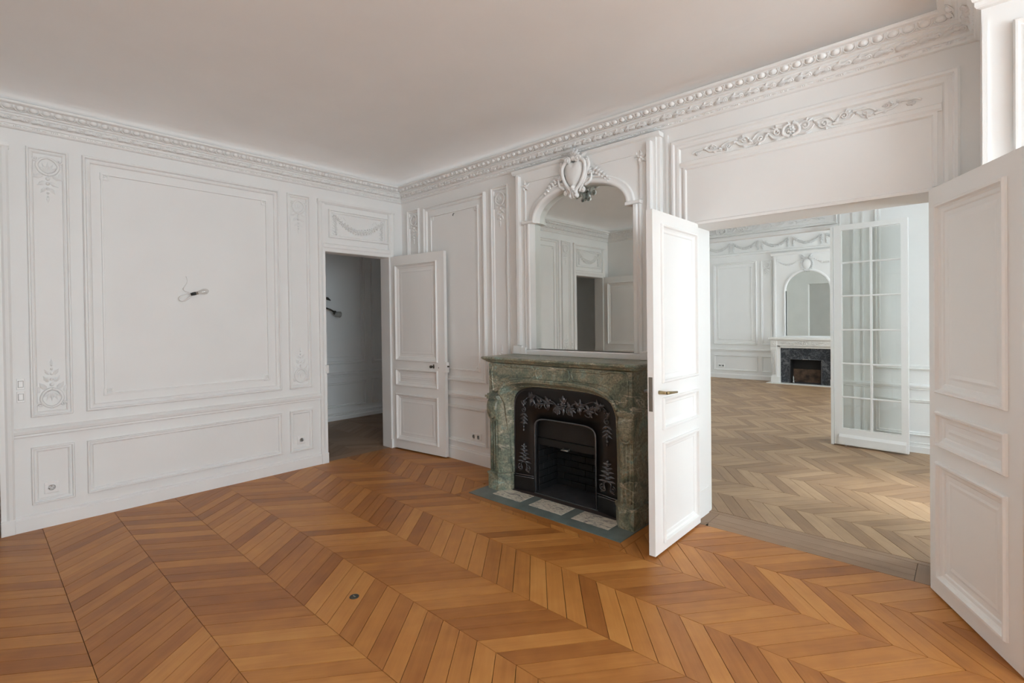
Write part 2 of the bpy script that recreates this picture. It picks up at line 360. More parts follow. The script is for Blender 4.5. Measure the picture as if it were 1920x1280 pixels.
def orn_frieze(W=1.2, H=.10, h=.014, n=4, centre=True):   # running acanthus scroll, mirrored about the middle
    mb = MB(); st = W / 2 / (n + .3); r = H * .36
    for sg in (-1, 1):
        for i in range(n):
            u = sg * (st * (i + .75)); s = 1 - .12 * i; dn = -1 if i % 2 else 1
            mb.spiral(u, dn * H * .08, r * s, 1.25, (PI if sg > 0 else 0), -sg * dn, .0075 * s, h * .4)
            mb.stroke([(u - sg * st * .55, -dn * H * .25), (u - sg * st * .2, -dn * H * .38 * s), (u + sg * st * .25, -dn * H * .30 * s), (u + sg * st * .5, dn * H * .05)], .008, .005, h * .4)
            for a in (.4, 1.0, 1.7): mb.leaf(u + sg * r * .3, dn * r * .5 * s, (0 if sg > 0 else PI) + sg * dn * a, .045 * s, .02, h * .9, 0, -sg * dn * .6)
            mb.leaf(u - sg * st * .2, -dn * H * .34 * s, (0 if sg > 0 else PI) - sg * dn * .5, .055 * s, .022, h, 0, sg * dn * .9)
            mb.leaf(u - sg * st * .45, -dn * H * .2, (0 if sg > 0 else PI) + sg * dn * .9, .04 * s, .02, h)
    if centre:
        mb.rosette(0, 0, H * .30, h * 1.3, 0, 7)
        for sg in (-1, 1):
            mb.stroke([(sg * H * .1, -H * .42), (sg * H * .5, -H * .2), (sg * H * .45, H * .25), (sg * H * .1, H * .45)], .010, .007, h * .6); mb.leaf(0, H * .22, PI / 2 + sg * .5, .05, .022, h)
    return mb
def orn_corner(s=.055, h=.008):
    mb = MB(); mb.frame(-s / 2, -s / 2, s / 2, s / 2, [(0, 0), (.002, h), (.008, h), (.011, 0)]); mb.spiral(0, 0, s * .27, 1.4, 0, 1, .0045, h * .4); return mb
ORN = {}
def orn(key, fn, *a, **k):
    if key not in ORN: ORN[key] = fn(*a, **k).mesh(key, True)
    return ORN[key]
def put(name, me, mat, parent, u, v, w=0.):
    o = link(name, me, mat, parent); o.location = (u, -w, v); return o

# ------------------------------------------------------------------ room shell of this room
ZC = 3.02; YB = -4.16
D1 = (-.932, -.190); D2 = (-3.970, -3.228); DH = 2.118
wl = tag(place(grid_wall(YB - .3, 0, 0, ZC, .15, [(D1[0], D1[1], 0, DH), (D2[0], D2[1], 0, DH)]).build('wall_left', M_WALL), (0, 0, 0), PI / 2), 'long off-white panelled wall with a bare bulb and a side doorway', 'wall', kind='structure')
DX0, DX1, DZ = 3.358, 4.622, 2.035
wb = tag(grid_wall(-.15, XR + .3, 0, 3.5, .30, [(DX0, DX1, 0, DZ), (2.12, 2.79, 0, .66)]).build('wall_back', M_WALL), 'off-white panelled wall carrying the green marble fireplace and double doorway', 'wall', kind='structure')
def win_holes(ws, flip): return [((-y - wd / 2), (-y + wd / 2), WZ0, WZ1) for y, wd in ws]
wr = tag(place(grid_wall(-.0, -YB + .3, 0, ZC, .30, win_holes(WIN_A, 1)).build('wall_right', M_WALL), (XR, 0, 0), -PI / 2), 'street-side white wall pierced by two tall windows', 'wall', kind='structure')
we = tag(place(grid_wall(-XR - .3, .15, 0, ZC, .30).build('wall_rear', M_WALL), (0, YB, 0), PI), 'plain white wall facing the fireplace, seen in the overmantel mirror', 'wall', kind='structure')
wp = tag(grid_wall(4.807, XR, 0, ZC, .33).build('wall_pier', M_WALL), 'white pier projecting beside the double doors', 'wall', kind='structure'); wp.location = (0, -.33, 0)
pm = MB(); pm.rail(0, .018, [(.0, 0), (.0, .012), (2.685, .012), (2.685, 0)]); po = pm.build('edge_moulding', M_TRIM, wp); po.location = (4.809, 0, 0)
MB().frame(4.905, .8, 5.33, 2.645, P_BOL).build('panel_moulding', M_TRIM, wp)

# ceiling with its cove and the cornice that runs round the room
def ring_offset(path, d):
    n = len(path); out = []
    for i, p in enumerate(path):
        a, b = Vector(path[i - 1]), Vector(path[(i + 1) % n]); p = Vector(p)
        d1 = (p - a).normalized(); d2 = (b - p).normalized(); n1 = Vector((-d1.y, d1.x)); n2 = Vector((-d2.y, d2.x)); nn = (n1 + n2).normalized()
        out.append(p + nn * d / max(.3, nn.dot(n1)))
    return out
ROOM = [(0, 0), (0, YB), (XR, YB), (XR, -.33), (4.807, -.33), (4.807, 0)]     # ccw
def ring_sweep(mb, path, prof):
    n = len(path); rings = []
    for o, z in prof:
        q = ring_offset(path, o); rings.append(len(mb.v)); mb.v += [(p.x, p.y, z) for p in q]
    for a, b in zip(rings, rings[1:]):
        for i in range(n): j = (i + 1) % n; mb.f.append((a + i, a + j, b + j, b + i))
    return rings
cv = MB(); prof = [(.10, 2.880)] + [(.12 + .30 * (1 - math.cos(t)), 2.893 + .127 * math.sin(t)) for t in [PI / 2 * i / 8 for i in range(9)]]
rg = ring_sweep(cv, ROOM, prof); cv.f.append(tuple(rg[-1] + i for i in reversed(range(6))))
k = len(cv.v); cv.v += [(-.2, YB - .2, ZC + .01), (XR + .3, YB - .2, ZC + .01), (XR + .3, .0, ZC + .01), (-.2, 0, ZC + .01)]; cv.f.append((k, k + 1, k + 2, k + 3))
ceil = tag(cv.build('ceiling', M_CEIL, None, True), 'smooth off-white coved ceiling of the empty salon', 'ceiling', kind='structure')
for p in ceil.data.polygons: p.use_smooth = len(p.vertices) == 4
tr = MB()
ring_sweep(tr, ROOM, [(0, 2.738), (.016, 2.742), (.022, 2.750), (.022, 2.766), (.030, 2.769), (.034, 2.782), (.046, 2.800), (.062, 2.815), (.066, 2.818), (.066, 2.826), (.078, 2.832), (.080, 2.840),
                      (.088, 2.842), (.100, 2.848), (.118, 2.862), (.126, 2.868), (.146, 2.869), (.152, 2.874), (.152, 2.884), (.144, 2.889), (.118, 2.893)])
cor = tag(tr.build('trim_1', M_TRIM), 'white plaster cornice with egg and leaf bands under the ceiling', 'cornice', kind='structure')
def egg():
    mb = MB(); rings = []
    for z, k in ((-.2, 1.0), (.35, .92), (.75, .62), (1, .2)):
        rings.append(mb.add([(0.0225 * k * math.cos(t), .0190 * k * math.sin(t) * (1.1 if math.sin(t) > 0 else .9), 0.018 * z) for t in [2 * PI * i / 8 for i in range(8)]]))
    for a, b in zip(rings, rings[1:]):
        for i in range(8): j = (i + 1) % 8; mb.face(a + i, a + j, b + j, b + i)
    mb.face(*[rings[-1] + i for i in range(8)])
    P = [(.0285 * math.cos(t), .0215 * math.sin(t), .005) for t in [PI + .15 + (PI - .3) * i / 6 for i in range(7)]]
    mb.tube([(-.027, .018, .005)] + P + [(.027, .018, .005)], .004, 4)
    mb.tube([(.0315, .016, .003), (.0315, -.012, .007)], [.0045, .002], 4)
    return mb
def acanthus():
    mb = MB(); mb.leaf(-.042, -.008, .5, .056, .032, .018, 0, -.5); mb.leaf(-.010, .006, -.35, .054, .030, .018, 0, .5); mb.spiral(.030, .002, .016, 1.1, PI, -1, .0065, .007, 9)
    mb.leaf(-.02, .012, .9, .025, .014, .009)
    return mb
def beads():
    mb = MB()
    for i in range(4): mb.blob(-.030 + i * .0105, 0, .0046, .0072, .009, 0, 0, 6)
    mb.blob(.028, 0, .016, .005, .008, 0, 0, 8)
    return mb
EGG = egg().mesh('egg', True); ACA = acanthus().mesh('acanthus', True); BEA = beads().mesh('beads', True)
def cornice_row(seg, indiv):
    (x0, y0), (x1, y1) = seg; d = Vector((x1 - x0, y1 - y0)); L = d.length; d.normalize(); nrm = Vector((-d.y, d.x)); rz = math.atan2(d.y, d.x) + PI
    stuff = MB()
    def one(name, me, s, off, z, tilt):
        # in local ornament coords u=x, w=-y: face must look along the inward normal
        mat = Matrix.Translation((x0 + d.x * s + nrm.x * off, y0 + d.y * s + nrm.y * off, z)) @ Matrix.Rotation(rz, 4, 'Z') @ Matrix.Rotation(tilt, 4, 'X')
        if indiv:
            o = link(name, me, M_TRIM, cor); o.matrix_local = mat
        else:
            k = len(stuff.v); stuff.v += [tuple(mat @ v.co) for v in me.vertices]; stuff.f += [tuple(k + i for i in p.vertices) for p in me.polygons]
    s = .14
    while s < L - .12: one('egg_moulding', EGG, s, .106, 2.856, .75); s += .063
    s = .09
    while s < L - .06: one('acanthus_leaf', ACA, s, .048, 2.799, .72); one('bead_row', BEA, s, .020, 2.7585, 0.0); s += .094
    if not indiv:
        o = stuff.build('plaster_ornament_row', M_TRIM, cor, True); o['kind'] = 'stuff'
if True:
    cornice_row(((4.807, 0), (0, 0)), True); cornice_row(((0, 0), (0, YB)), True)
    cornice_row(((0, YB), (XR, YB)), False); cornice_row(((4.807, -.33), (4.807, 0)), False)

# ------------------------------------------------------------------ wainscot of the left wall (local u = world y)
def part(mb, name, parent, mat=M_TRIM, smooth=False): return mb.build(name, mat, parent, smooth)
def big_panel(parent, u0, u1, v0, v1, corners=True):
    part(MB().frame(u0, v0, u1, v1, P_BOL), 'panel_moulding', parent); part(MB().frame(u0 + .105, v0 + .105, u1 - .105, v1 - .105, P_THIN), 'inner_moulding', parent)
    if corners:
        me = orn('corner_ornament', orn_corner)
        for a in (u0 + .128, u1 - .128):
            for b in (v0 + .128, v1 - .128): put('corner_ornament', me, M_TRIM, parent, a, b)
def pilaster(parent, u0, u1, v0, v1, bottom=True):
    mb = MB().frame(u0, v0, u1, v1, P_BOLS)
    part(mb, 'pilaster_moulding', parent); c = (u0 + u1) / 2; wd = (u1 - u0) - .075
    part(MB().sweep([(u0 + .02, v1 - .004), (c - .05, v1 - .006), (c - .03, v1 + .008), (c + .03, v1 + .008), (c + .05, v1 - .006), (u1 - .02, v1 - .004)], [(-.008, 0), (-.008, .017), (.004, .017), (.004, 0)]), 'crest_moulding', parent)
    put('shell_ornament', orn('shell_top', orn_drop, .165, .33, .016, 1), M_TRIM, parent, c, v1 - .052)
    if bottom: put('shell_ornament', orn('shell_bottom', orn_drop, .165, .36, .016, -1), M_TRIM, parent, c, v0 + .052)
def overdoor(parent, u0, u1, key='garland'):           # casing and garland panel above a side doorway
    a, b = u0 - .068, u1 + .11 if False else u1 + .068
    mb = MB(); c = [(0, 0), (0, .022), (.012, .030), (.030, .026), (.042, .016), (.060, .018), (.068, .018), (.068, 0)]
    for x, s in ((a, 1), (b, -1)):
        q = MB(); ks = [q.add([(x + s * d, .10, h), (x + s * d, 2.63, h)]) for d, h in c]
        for p, r in zip(ks, ks[1:]): q.face(p, r, r + 1, p + 1) if s > 0 else q.face(p, p + 1, r + 1, r)
        q.face(*[k + 1 for k in ks]); q.face(*[k for k in ks]); part(q, 'door_casing', parent); part(MB().bbox(min(x, x + s * .07), max(x, x + s * .07), 0, .102, 0, .032), 'plinth_block', parent)
    part(MB().rail(a - .005, b + .005, [(2.595, 0), (2.595, .016), (2.612, .032), (2.634, .036), (2.634, 0)]), 'top_moulding', parent)
    part(MB().rail(a + .05, b - .05, [(2.120, 0), (2.120, .018), (2.150, .020), (2.162, .028), (2.178, .018), (2.196, .024), (2.206, 0)]), 'head_moulding', parent)
    part(MB().frame(u0 + .045, 2.262, u1 - .005, 2.548, P_BOLS), 'panel_moulding', parent)
    put('garland_ornament', orn(key, orn_garland, .60, .22, .022), M_TRIM, parent, (u0 + u1) / 2 + .02, 2.402)
overdoor(wl, *D1); overdoor(wl, *D2)
PIL = [(-3.075, -2.855), (-1.302, -1.082)]; BIG = (-2.782, -1.378)
for a, b in PIL: pilaster(wl, a, b, .776, 2.638); part(MB().frame(a - .003, .172, b + .003, .566, P_BOLS), 'dado_moulding', wl)
big_panel(wl, BIG[0], BIG[1], .778, 2.642); part(MB().frame(BIG[0], .176, BIG[1], .560, P_BOLS), 'dado_moulding', wl)
part(chair_rail(-3.160, -1.000), 'chair_rail', wl)
bl = tag(place(skirting(-3.160, -1.000).build('baseboard_left', M_TRIM), (0, 0, 0), PI / 2), 'white skirting along the long panelled wall', 'baseboard', kind='structure')
# ------------------------------------------------------------------ wainscot of the fireplace wall
pilaster(wb, .125, .338, .776, 2.640); pilaster(wb, 1.448, 1.668, .776, 2.648)
big_panel(wb, .422, 1.366, .800, 2.632); part(MB().frame(.422, .182, 1.354, .553, P_BOLS), 'dado_moulding', wb); part(MB().frame(.125, .182, .338, .553, P_BOLS), 'dado_moulding', wb)
part(chair_rail(.02, 1.80, .625), 'chair_rail', wb)
bb_ = tag(skirting(.02, 1.795, .12).build('baseboard_back', M_TRIM), 'white skirting between the side door and the green fireplace', 'baseboard', kind='structure')
# transom panel above the double doorway, wall strip beside it
TU0, TU1 = 3.226, 4.735
tf = MB(); pr = [(0, 0), (0, .016), (.010, .024), (.022, .024), (.030, .012), (.046, .016), (.060, .014), (.068, 0)]
tf.sweep([(TU0, 2.055), (TU0, 2.635), (TU1, 2.635), (TU1, 2.055)], [(-d, h) for d, h in pr]); part(tf, 'panel_moulding', wb)
part(MB().rail(TU0 + .07, TU1 - .07, [(2.438, 0), (2.438, .010), (2.450, .016), (2.472, .014), (2.480, 0)]), 'frieze_moulding', wb)
part(MB().sweep([(TU0 + .088, 2.06), (TU0 + .088, 2.438), (TU1 - .088, 2.438), (TU1 - .088, 2.06)], [(0, 0), (0, .010), (-.014, .012), (-.022, 0)]), 'inner_moulding', wb)
put('acanthus_frieze', orn('transom_frieze', orn_frieze, 1.22, .085, .016, 6), M_TRIM, wb, (TU0 + TU1) / 2, 2.522)
part(MB().rail(DX0 - .03, DX1 + .03, [(2.035, -.004), (2.035, .016), (2.050, .018), (2.060, 0)]), 'lintel_moulding', wb)
part(MB().rail(0, .016, [(0, 0), (0, .014), (2.69, .014), (2.69, 0)]), 'edge_moulding', wb).location = (3.19, 0, 0)
# jamb linings of the double doorway
jl = MB().box(DX0 - .03, DX0, 0, DZ, -.30, 0).box(DX1, DX1 + .03, 0, DZ, -.30, 0).box(DX0, DX1, DZ, DZ + .03, -.30, 0)
part(MB().box(DX0, DX0 + .012, 0, DZ, -.30, -.055), 'jamb_lining', wb, M_DOOR); part(MB().box(DX1 - .012, DX1, 0, DZ, -.30, -.055), 'jamb_lining', wb, M_DOOR)
part(MB().bbox(DX0 + .012, DX0 + .018, .0, .19, -.24, -.06, .003), 'jamb_plinth', wb, M_DOOR)
for a, b in ((DX0 - .065, DX0 + .004), (DX1 - .004, DX1 + .065)):
    q = MB().box(a, b, 0, DZ + .06, -.326, -.30); q.box(a + .015, b - .015, 0, DZ + .05, -.334, -.326); part(q, 'door_architrave', wb, M_DOOR)

# ------------------------------------------------------------------ chevron parquet
def clip(poly, f):
    out = []
    for i, p in enumerate(poly):
        q = poly[(i + 1) % len(poly)]; a, b = f(p), f(q)
        if a >= 0: out.append(p)
        if (a >= 0) != (b >= 0): t = a / (a - b); out.append((p[0] + (q[0] - p[0]) * t, p[1] + (q[1] - p[1]) * t))
    return out
def cliprect(poly, x0, x1, y0, y1):
    for f in (lambda p: p[0] - x0, lambda p: x1 - p[0], lambda p: p[1] - y0, lambda p: y1 - p[1]):
        poly = clip(poly, f)
        if len(poly) < 3: return []
    return poly
def area(p): return abs(sum(p[i][0] * p[(i + 1) % len(p)][1] - p[(i + 1) % len(p)][0] * p[i][1] for i in range(len(p)))) / 2
def inset(poly, d):
    c = (sum(p[0] for p in poly) / len(poly), sum(p[1] for p in poly) / len(poly)); n = len(poly); out = []
    for i, p in enumerate(poly):
        a, b = Vector(poly[i - 1]), Vector(poly[(i + 1) % n]); P = Vector(p); d1 = P - a; d2 = b - P
        if d1.length < 1e-6 or d2.length < 1e-6: out.append(p); continue
        d1.normalize(); d2.normalize(); n1 = Vector((-d1.y, d1.x)); n2 = Vector((-d2.y, d2.x)); nn = n1 + n2
        if nn.length < 1e-6: out.append(p); continue
        nn.normalize(); k = min(3, 1 / max(.3, nn.dot(n1))); q = P + nn * d * k; out.append((q.x, q.y))
    return out
def ccw(p):
    s = sum(p[i][0] * p[(i + 1) % len(p)][1] - p[(i + 1) % len(p)][0] * p[i][1] for i in range(len(p)))
    return p if s > 0 else p[::-1]
def plank_geo(poly, dirv, origin, z=0., th=.012):
    poly = inset(ccw(poly), .0013); n = len(poly); c = origin
    v = [(p[0] - c[0], p[1] - c[1], z) for p in poly] + [(p[0] - c[0], p[1] - c[1], z - th) for p in poly]
    f = [tuple(range(n))] + [(n + i, n + (i + 1) % n, (i + 1) % n, i) for i in range(n)]
    px = (-dirv[1], dirv[0]); uv = [(q[0] * dirv[0] + q[1] * dirv[1], q[0] * px[0] + q[1] * px[1]) for q in v]
    return v, f, uv
def mesh_uv(name, v, f, uv):
    me = bpy.data.meshes.new(name); me.from_pydata(v, [], f); l = me.uv_layers.new(name='UVMap')
    for lp in me.loops: l.data[lp.index].uv = uv[lp.vertex_index]
    return me
def chevron(floor, joints, first, x0, x1, step, ang, regions, mat, xoff=0., extra=(), hole=None):
    planks = []; sg = first
    for ya, yb in zip(joints, joints[1:]):            # joints run from high y to low y or reverse
        lo, hi = min(ya, yb), max(ya, yb); run = .385 / math.tan(ang)
        n0 = int((x0 - 1) / step); n1 = int((x1 + 1) / step)
        for i in range(n0, n1 + 1):
            xa = i * step + xoff
            # the edge points meet on the joints whichever way the band leans
            full = [(xa, lo), (xa + step, lo), (xa + step + run, hi), (xa + run, hi)] if sg > 0 else [(xa + run, lo), (xa + step + run, lo), (xa + step, hi), (xa, hi)]
            dv = Vector((run, (hi - lo) * sg)).normalized()
            xs = [q[0] for q in full]
            for rg in (regions[1:] if hole and max(xs) > hole[0] and min(xs) < hole[1] and hi > hole[2] else regions[:1]):
                p = cliprect(full, *rg)
                if len(p) >= 3 and area(p) > .0006:
                    planks.append((p, dv, abs(area(p) - area(full)) < 1e-6, sg))
        sg = -sg
    planks += [(p, d, False, 0) for p, d in extra]
    sc = []
    for k, (p, d, fl, s) in enumerate(planks):
        q = [project((a[0], a[1], 0)) for a in p]
        if any(x is None for x in q): sc.append((0, k)); continue
        q = [(min(max(x, -50), 1970), min(max(y, -50), 1330)) for x, y in q]; ar = area(q)
        sc.append((ar, k))
    sc.sort(reverse=True); keep = {k for a, k in sc[:300] if a > 60}
    SV, SF, SU = [], [], []; shared = {}
    for k, (p, d, fl, s) in enumerate(planks):
        if k in keep:
            o0 = p[0]
            z = R.uniform(-.0007, .0004)
            v, f, uv = plank_geo(p, d, o0)
            key = (s, round(d[0], 4), round(d[1], 4), round(area(p), 6)) if fl else None
            if key and key in shared: me = shared[key]
            else:
                me = mesh_uv('plank', v, f, uv); me.materials.append(mat)
                if key: shared[key] = me
            o = link('plank', me, mat, floor); o.location = (o0[0], o0[1], z)
        else:
            v, f, uv = plank_geo(p, d, (0, 0)); b = len(SV); SV += v; SU += uv; SF += [tuple(b + i for i in q) for q in f]
    if SV:
        me = mesh_uv('plank_field', SV, SF, SU); o = link('plank_field', me, mat, floor); o['kind'] = 'stuff'
def slab(name, x0, x1, y0, y1, z, mat, label, cat='floor'):
    mb = MB(); k = len(mb.v); mb.v += [(x0, y0, z), (x1, y0, z), (x1, y1, z), (x0, y1, z), (x0, y0, z - .1), (x1, y0, z - .1), (x1, y1, z - .1), (x0, y1, z - .1)]
    mb.f += [(0, 1, 2, 3), (7, 6, 5, 4), (4, 5, 1, 0), (5, 6, 2, 1), (6, 7, 3, 2), (7, 4, 0, 3)]
    return tag(mb.build(name, mat), label, cat, kind='structure')
HX0, HX1, HY = 1.745, 3.147, -.612
fl = slab('floor', -.02, XR + .05, YB - .05, .0, -.0125, M_UNDER, 'honey-coloured oak chevron parquet of the empty salon')
BD = .055
ext = [([(HX0 - BD, HY - BD), (HX1 + BD, HY - BD), (HX1, HY), (HX0, HY)], Vector((1, 0))), ([(HX1 + BD, HY - BD), (HX1 + BD, 0), (HX1, 0), (HX1, HY)], Vector((0, 1)))]
ext.append(([(HX0 - BD, HY - BD), (HX0, HY), (HX0, 0), (HX0 - BD, 0)], Vector((0, 1))))
regs = [(-.02, XR + .05, YB - .05, 0.0), (-.02, HX0 - BD, YB - .05, 0.0), (HX1 + BD, XR + .05, YB - .05, 0.0), (HX0 - BD, HX1 + BD, YB - .05, HY - BD)]
chevron(fl, [.01, -.37, -.715, -1.103, -1.475, -1.868, -2.25, -2.637, -3.03, -3.41, -3.79, -4.2], 1, 0, XR, .1153, math.radians(51), regs, M_OAK, .058, ext, (HX0 - BD, HX1 + BD, HY - BD))

# next room and far room floors with the threshold boards in the doorway
XL2 = .10; YP = 3.2; YF = 8.65
f2 = slab('floor', DX0 - .06, XS + .05, .0, .30, -.0125, M_UNDER, 'worn threshold boards under the double doorway')
TB = [.002, .075, .155, .255, .30]
SVe = []
for a, b in zip(TB, TB[1:-1]):
    v, f, uv = plank_geo([(3.44, a), (4.545, a), (4.545, b), (3.44, b)], Vector((1, 0)), (0, 0), -.001); link('threshold_board', mesh_uv('threshold_board', v, f, uv), M_OAK4, f2)
for p in ([(DX0 + .012, .002), (3.40, .002), (3.44, .06), (3.44, .255), (DX0 + .012, .255)], [(4.545, .002), (DX1 - .012, .002), (DX1 - .012, .255), (4.545, .255)]):
    v, f, uv = plank_geo(p, Vector((0, 1)), (0, 0), -.001); link('threshold_board', mesh_uv('threshold_board', v, f, uv), M_OAK4, f2)
v, f, uv = plank_geo([(3.40, .002), (3.46, .002), (3.44, .06)], Vector((1, 0)), (0, 0), -.001)
link('threshold_board', mesh_uv('threshold_board', v, f, uv), M_OAK4, f2)
f3 = slab('floor', XL2, XS + .05, .30, YF + .02, -.0125, M_UNDER, 'greyish worn oak chevron parquet of the next rooms')
jn = [.255, .69, 1.03, 1.45, 1.88, 2.27] + [2.27 + .4 * i for i in range(1, 17)]
chevron(f3, jn, -1, XL2, XS, .112, math.radians(53), [(XL2, XS + .05, .30, YF)], M_OAK2, .02)
fb = [([(DX0 + .012, .255), (DX1 - .012, .255), (DX1 - .012, .30), (DX0 + .012, .30)], Vector((1, 0)))]
for p, d in fb: v, f, uv = plank_geo(p, d, (0, 0), -.001); link('threshold_board', mesh_uv('threshold_board', v, f, uv), M_OAK4, f2)
# side room floor
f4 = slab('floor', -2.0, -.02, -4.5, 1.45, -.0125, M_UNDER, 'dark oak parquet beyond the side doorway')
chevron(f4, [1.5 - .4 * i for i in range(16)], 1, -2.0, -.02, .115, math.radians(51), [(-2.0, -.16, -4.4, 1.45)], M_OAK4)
v, f, uv = plank_geo([(-.158, D1[0]), (-.022, D1[0]), (-.022, D1[1]), (-.158, D1[1])], Vector((0, 1)), (0, 0), -.001); link('threshold_board', mesh_uv('threshold_board', v, f, uv), M_OAK4, f4)
v, f, uv = plank_geo([(-.158, D2[0]), (-.022, D2[0]), (-.022, D2[1]), (-.158, D2[1])], Vector((0, 1)), (0, 0), -.001); link('threshold_board', mesh_uv('threshold_board', v, f, uv), M_OAK4, f4)

# ------------------------------------------------------------------ other rooms: shells
def shell(name, mb, loc, rz, label, mat=M_WALL): return tag(place(mb.build(name, mat), loc, rz), label, 'wall', kind='structure')
shell('wall_next_right', grid_wall(-YP - .2, -.30, 0, 3.5, .3, win_holes(WIN_B, 1)), (XS, 0, 0), -PI / 2, 'street wall of the next room with a tall window')
shell('wall_far_right', grid_wall(-YF - .2, -YP - .2, 0, 3.5, .3, win_holes(WIN_C, 1)), (XS, 0, 0), -PI / 2, 'street wall of the far room with two tall windows')
wnl = shell('wall_next_left', grid_wall(.30, YF + .2, 0, 3.5, .2), (XL2, 0, 0), PI / 2, 'plain white left wall of the rooms beyond')
for i, (y0, y1, z) in enumerate(((.30, YP + .1, ZC), (YP + .1, YF + .1, 3.38))):
    mb = MB(); mb.v += [(XL2 - .1, y0, z), (XL2 - .1, y1, z), (XS + .1, y1, z), (XS + .1, y0, z), (XL2 - .1, y0, z + .1), (XL2 - .1, y1, z + .1), (XS + .1, y1, z + .1), (XS + .1, y0, z + .1)]
    mb.f += [(0, 1, 2, 3), (7, 6, 5, 4), (0, 4, 5, 1), (1, 5, 6, 2), (2, 6, 7, 3), (3, 7, 4, 0)]
    tag(mb.build('ceiling', M_CEIL), ('white ceiling of the next room', 'white ceiling of the far room')[i], 'ceiling', kind='structure')
# partition with the wide opening; panelled over-door and the wall behind the glazed leaf
PX0, PX1, PZ = 1.15, 3.655, 2.405
wpn = shell('wall_partition', grid_wall(XL2 - .1, XS + .1, 0, 3.5, .2, [(PX0, PX1, 0, PZ)]), (0, YP, 0), 0, 'white partition with a wide opening behind the glazed door leaf')
for a in (3.700, 3.820, 3.905): part(MB().rail(0, .014, [(0, 0), (0, .013), (2.95, .013), (2.95, 0)]), 'vertical_moulding', wpn).location = (a, 0, 0)
part(MB().frame(1.1, 2.436, 3.684, 2.60, P_BOLS), 'panel_moulding', wpn); put('acanthus_frieze', orn('partition_frieze', orn_frieze, 2.3, .115, .018, 8), M_TRIM, wpn, 2.42, 2.518)
part(MB().rail(1.05, 3.70, [(2.385, 0), (2.385, .02), (2.41, .028), (2.43, .018), (2.436, 0)]), 'lintel_moulding', wpn)
part(chair_rail(3.70, XS, .640), 'chair_rail', wpn); part(MB().frame(4.02, .850, 5.2, 2.62, P_BOL), 'panel_moulding', wpn)
part(MB().frame(4.02, .178, 5.2, .545, P_BOLS), 'dado_moulding', wpn); part(skirting(3.70, XS, .075), 'skirting', wpn); part(MB().rail(3.70, XS, [(.085, 0), (.085, .010), (.10, .010), (.105, 0)]), 'skirting_bead', wpn)
# far wall
wf = shell('wall_far', grid_wall(XL2 - .1, XS + .1, 0, 3.5, .2), (0, YF, 0), 0, 'panelled white end wall behind the white marble fireplace')
big_panel(wf, .275, 1.236, .790, 2.680, True); pilaster(wf, 1.330, 1.560, .790, 2.680, False); part(MB().frame(.275, .182, 1.245, .540, P_BOLS), 'dado_moulding', wf); part(MB().frame(1.33, .182, 1.56, .540, P_BOLS), 'dado_moulding', wf)
part(chair_rail(XL2, 1.62, .625), 'chair_rail', wf); part(skirting(XL2, 1.62, .10), 'skirting', wf)
big_panel(wf, 3.25, 4.25, .790, 2.680, False); part(chair_rail(2.88, XS, .625), 'chair_rail', wf); part(skirting(2.88, XS, .10), 'skirting', wf)
part(MB().rail(XL2, XS, [(2.835, 0), (2.84, .03), (2.862, .042), (2.875, .045), (2.885, .03), (2.89, 0)]), 'cornice_moulding', wf)
FG = orn('frieze_garland', orn_garland, .58, .20, .03)
for i in range(8): put('frieze_garland', FG, M_TRIM, wf, .38 + .62 * i, 3.03)
part(MB().rail(XL2, XS, [(3.20, 0), (3.22, .04), (3.26, .07), (3.28, .07), (3.30, 0)]), 'upper_moulding', wf)
# side room behind the left doorways
ws = shell('wall_side', grid_wall(-4.5, 1.5, 0, 2.95, .15), (-1.95, 0, 0), PI / 2, 'shaded panelled wall of the side room seen through the doorway')
part(MB().frame(-.65, .800, .690, 2.60, P_BOL), 'panel_moulding', ws); part(MB().frame(-.58, .90, .630, 2.50, P_THIN), 'inner_moulding', ws); part(MB().frame(.790, .785, 1.30, 2.60, P_BOL), 'panel_moulding', ws)
part(MB().frame(-.65, .184, .686, .540, P_BOLS), 'dado_moulding', ws); part(MB().frame(.788, .184, 1.30, .552, P_BOLS), 'dado_moulding', ws); part(chair_rail(-2.2, 1.4, .622), 'chair_rail', ws); part(skirting(-2.2, 1.4, .065), 'skirting', ws)
shell('wall_side_end', grid_wall(-.2, 1.86, 0, 2.95, .15), (0, 1.42, 0), 0, 'end wall of the shaded side room').location = (-2.0, 1.42, 0)
shell('wall_side_near', grid_wall(.14, 2.0, 0, 2.95, .12), (0, 0, 0), PI, 'plain near wall of the shaded side room').location = (0, -2.3, 0)
shell('wall_side_rear', grid_wall(.14, 2.2, 0, 2.95, .12), (0, 0, 0), PI, 'end wall of the dark closet behind the second side door').location = (.0, -4.4, 0)
mb = MB(); mb.v += [(-2.1, -4.5, 2.9), (-2.1, 1.5, 2.9), (-.1, 1.5, 2.9), (-.1, -4.5, 2.9), (-2.1, -4.5, 3.0), (-2.1, 1.5, 3.0), (-.1, 1.5, 3.0), (-.1, -4.5, 3.0)]
mb.f += [(0, 1, 2, 3), (7, 6, 5, 4), (0, 4, 5, 1), (1, 5, 6, 2), (2, 6, 7, 3), (3, 7, 4, 0)]; tag(mb.build('ceiling', M_CEIL), 'shaded ceiling of the side room', 'ceiling', kind='structure')
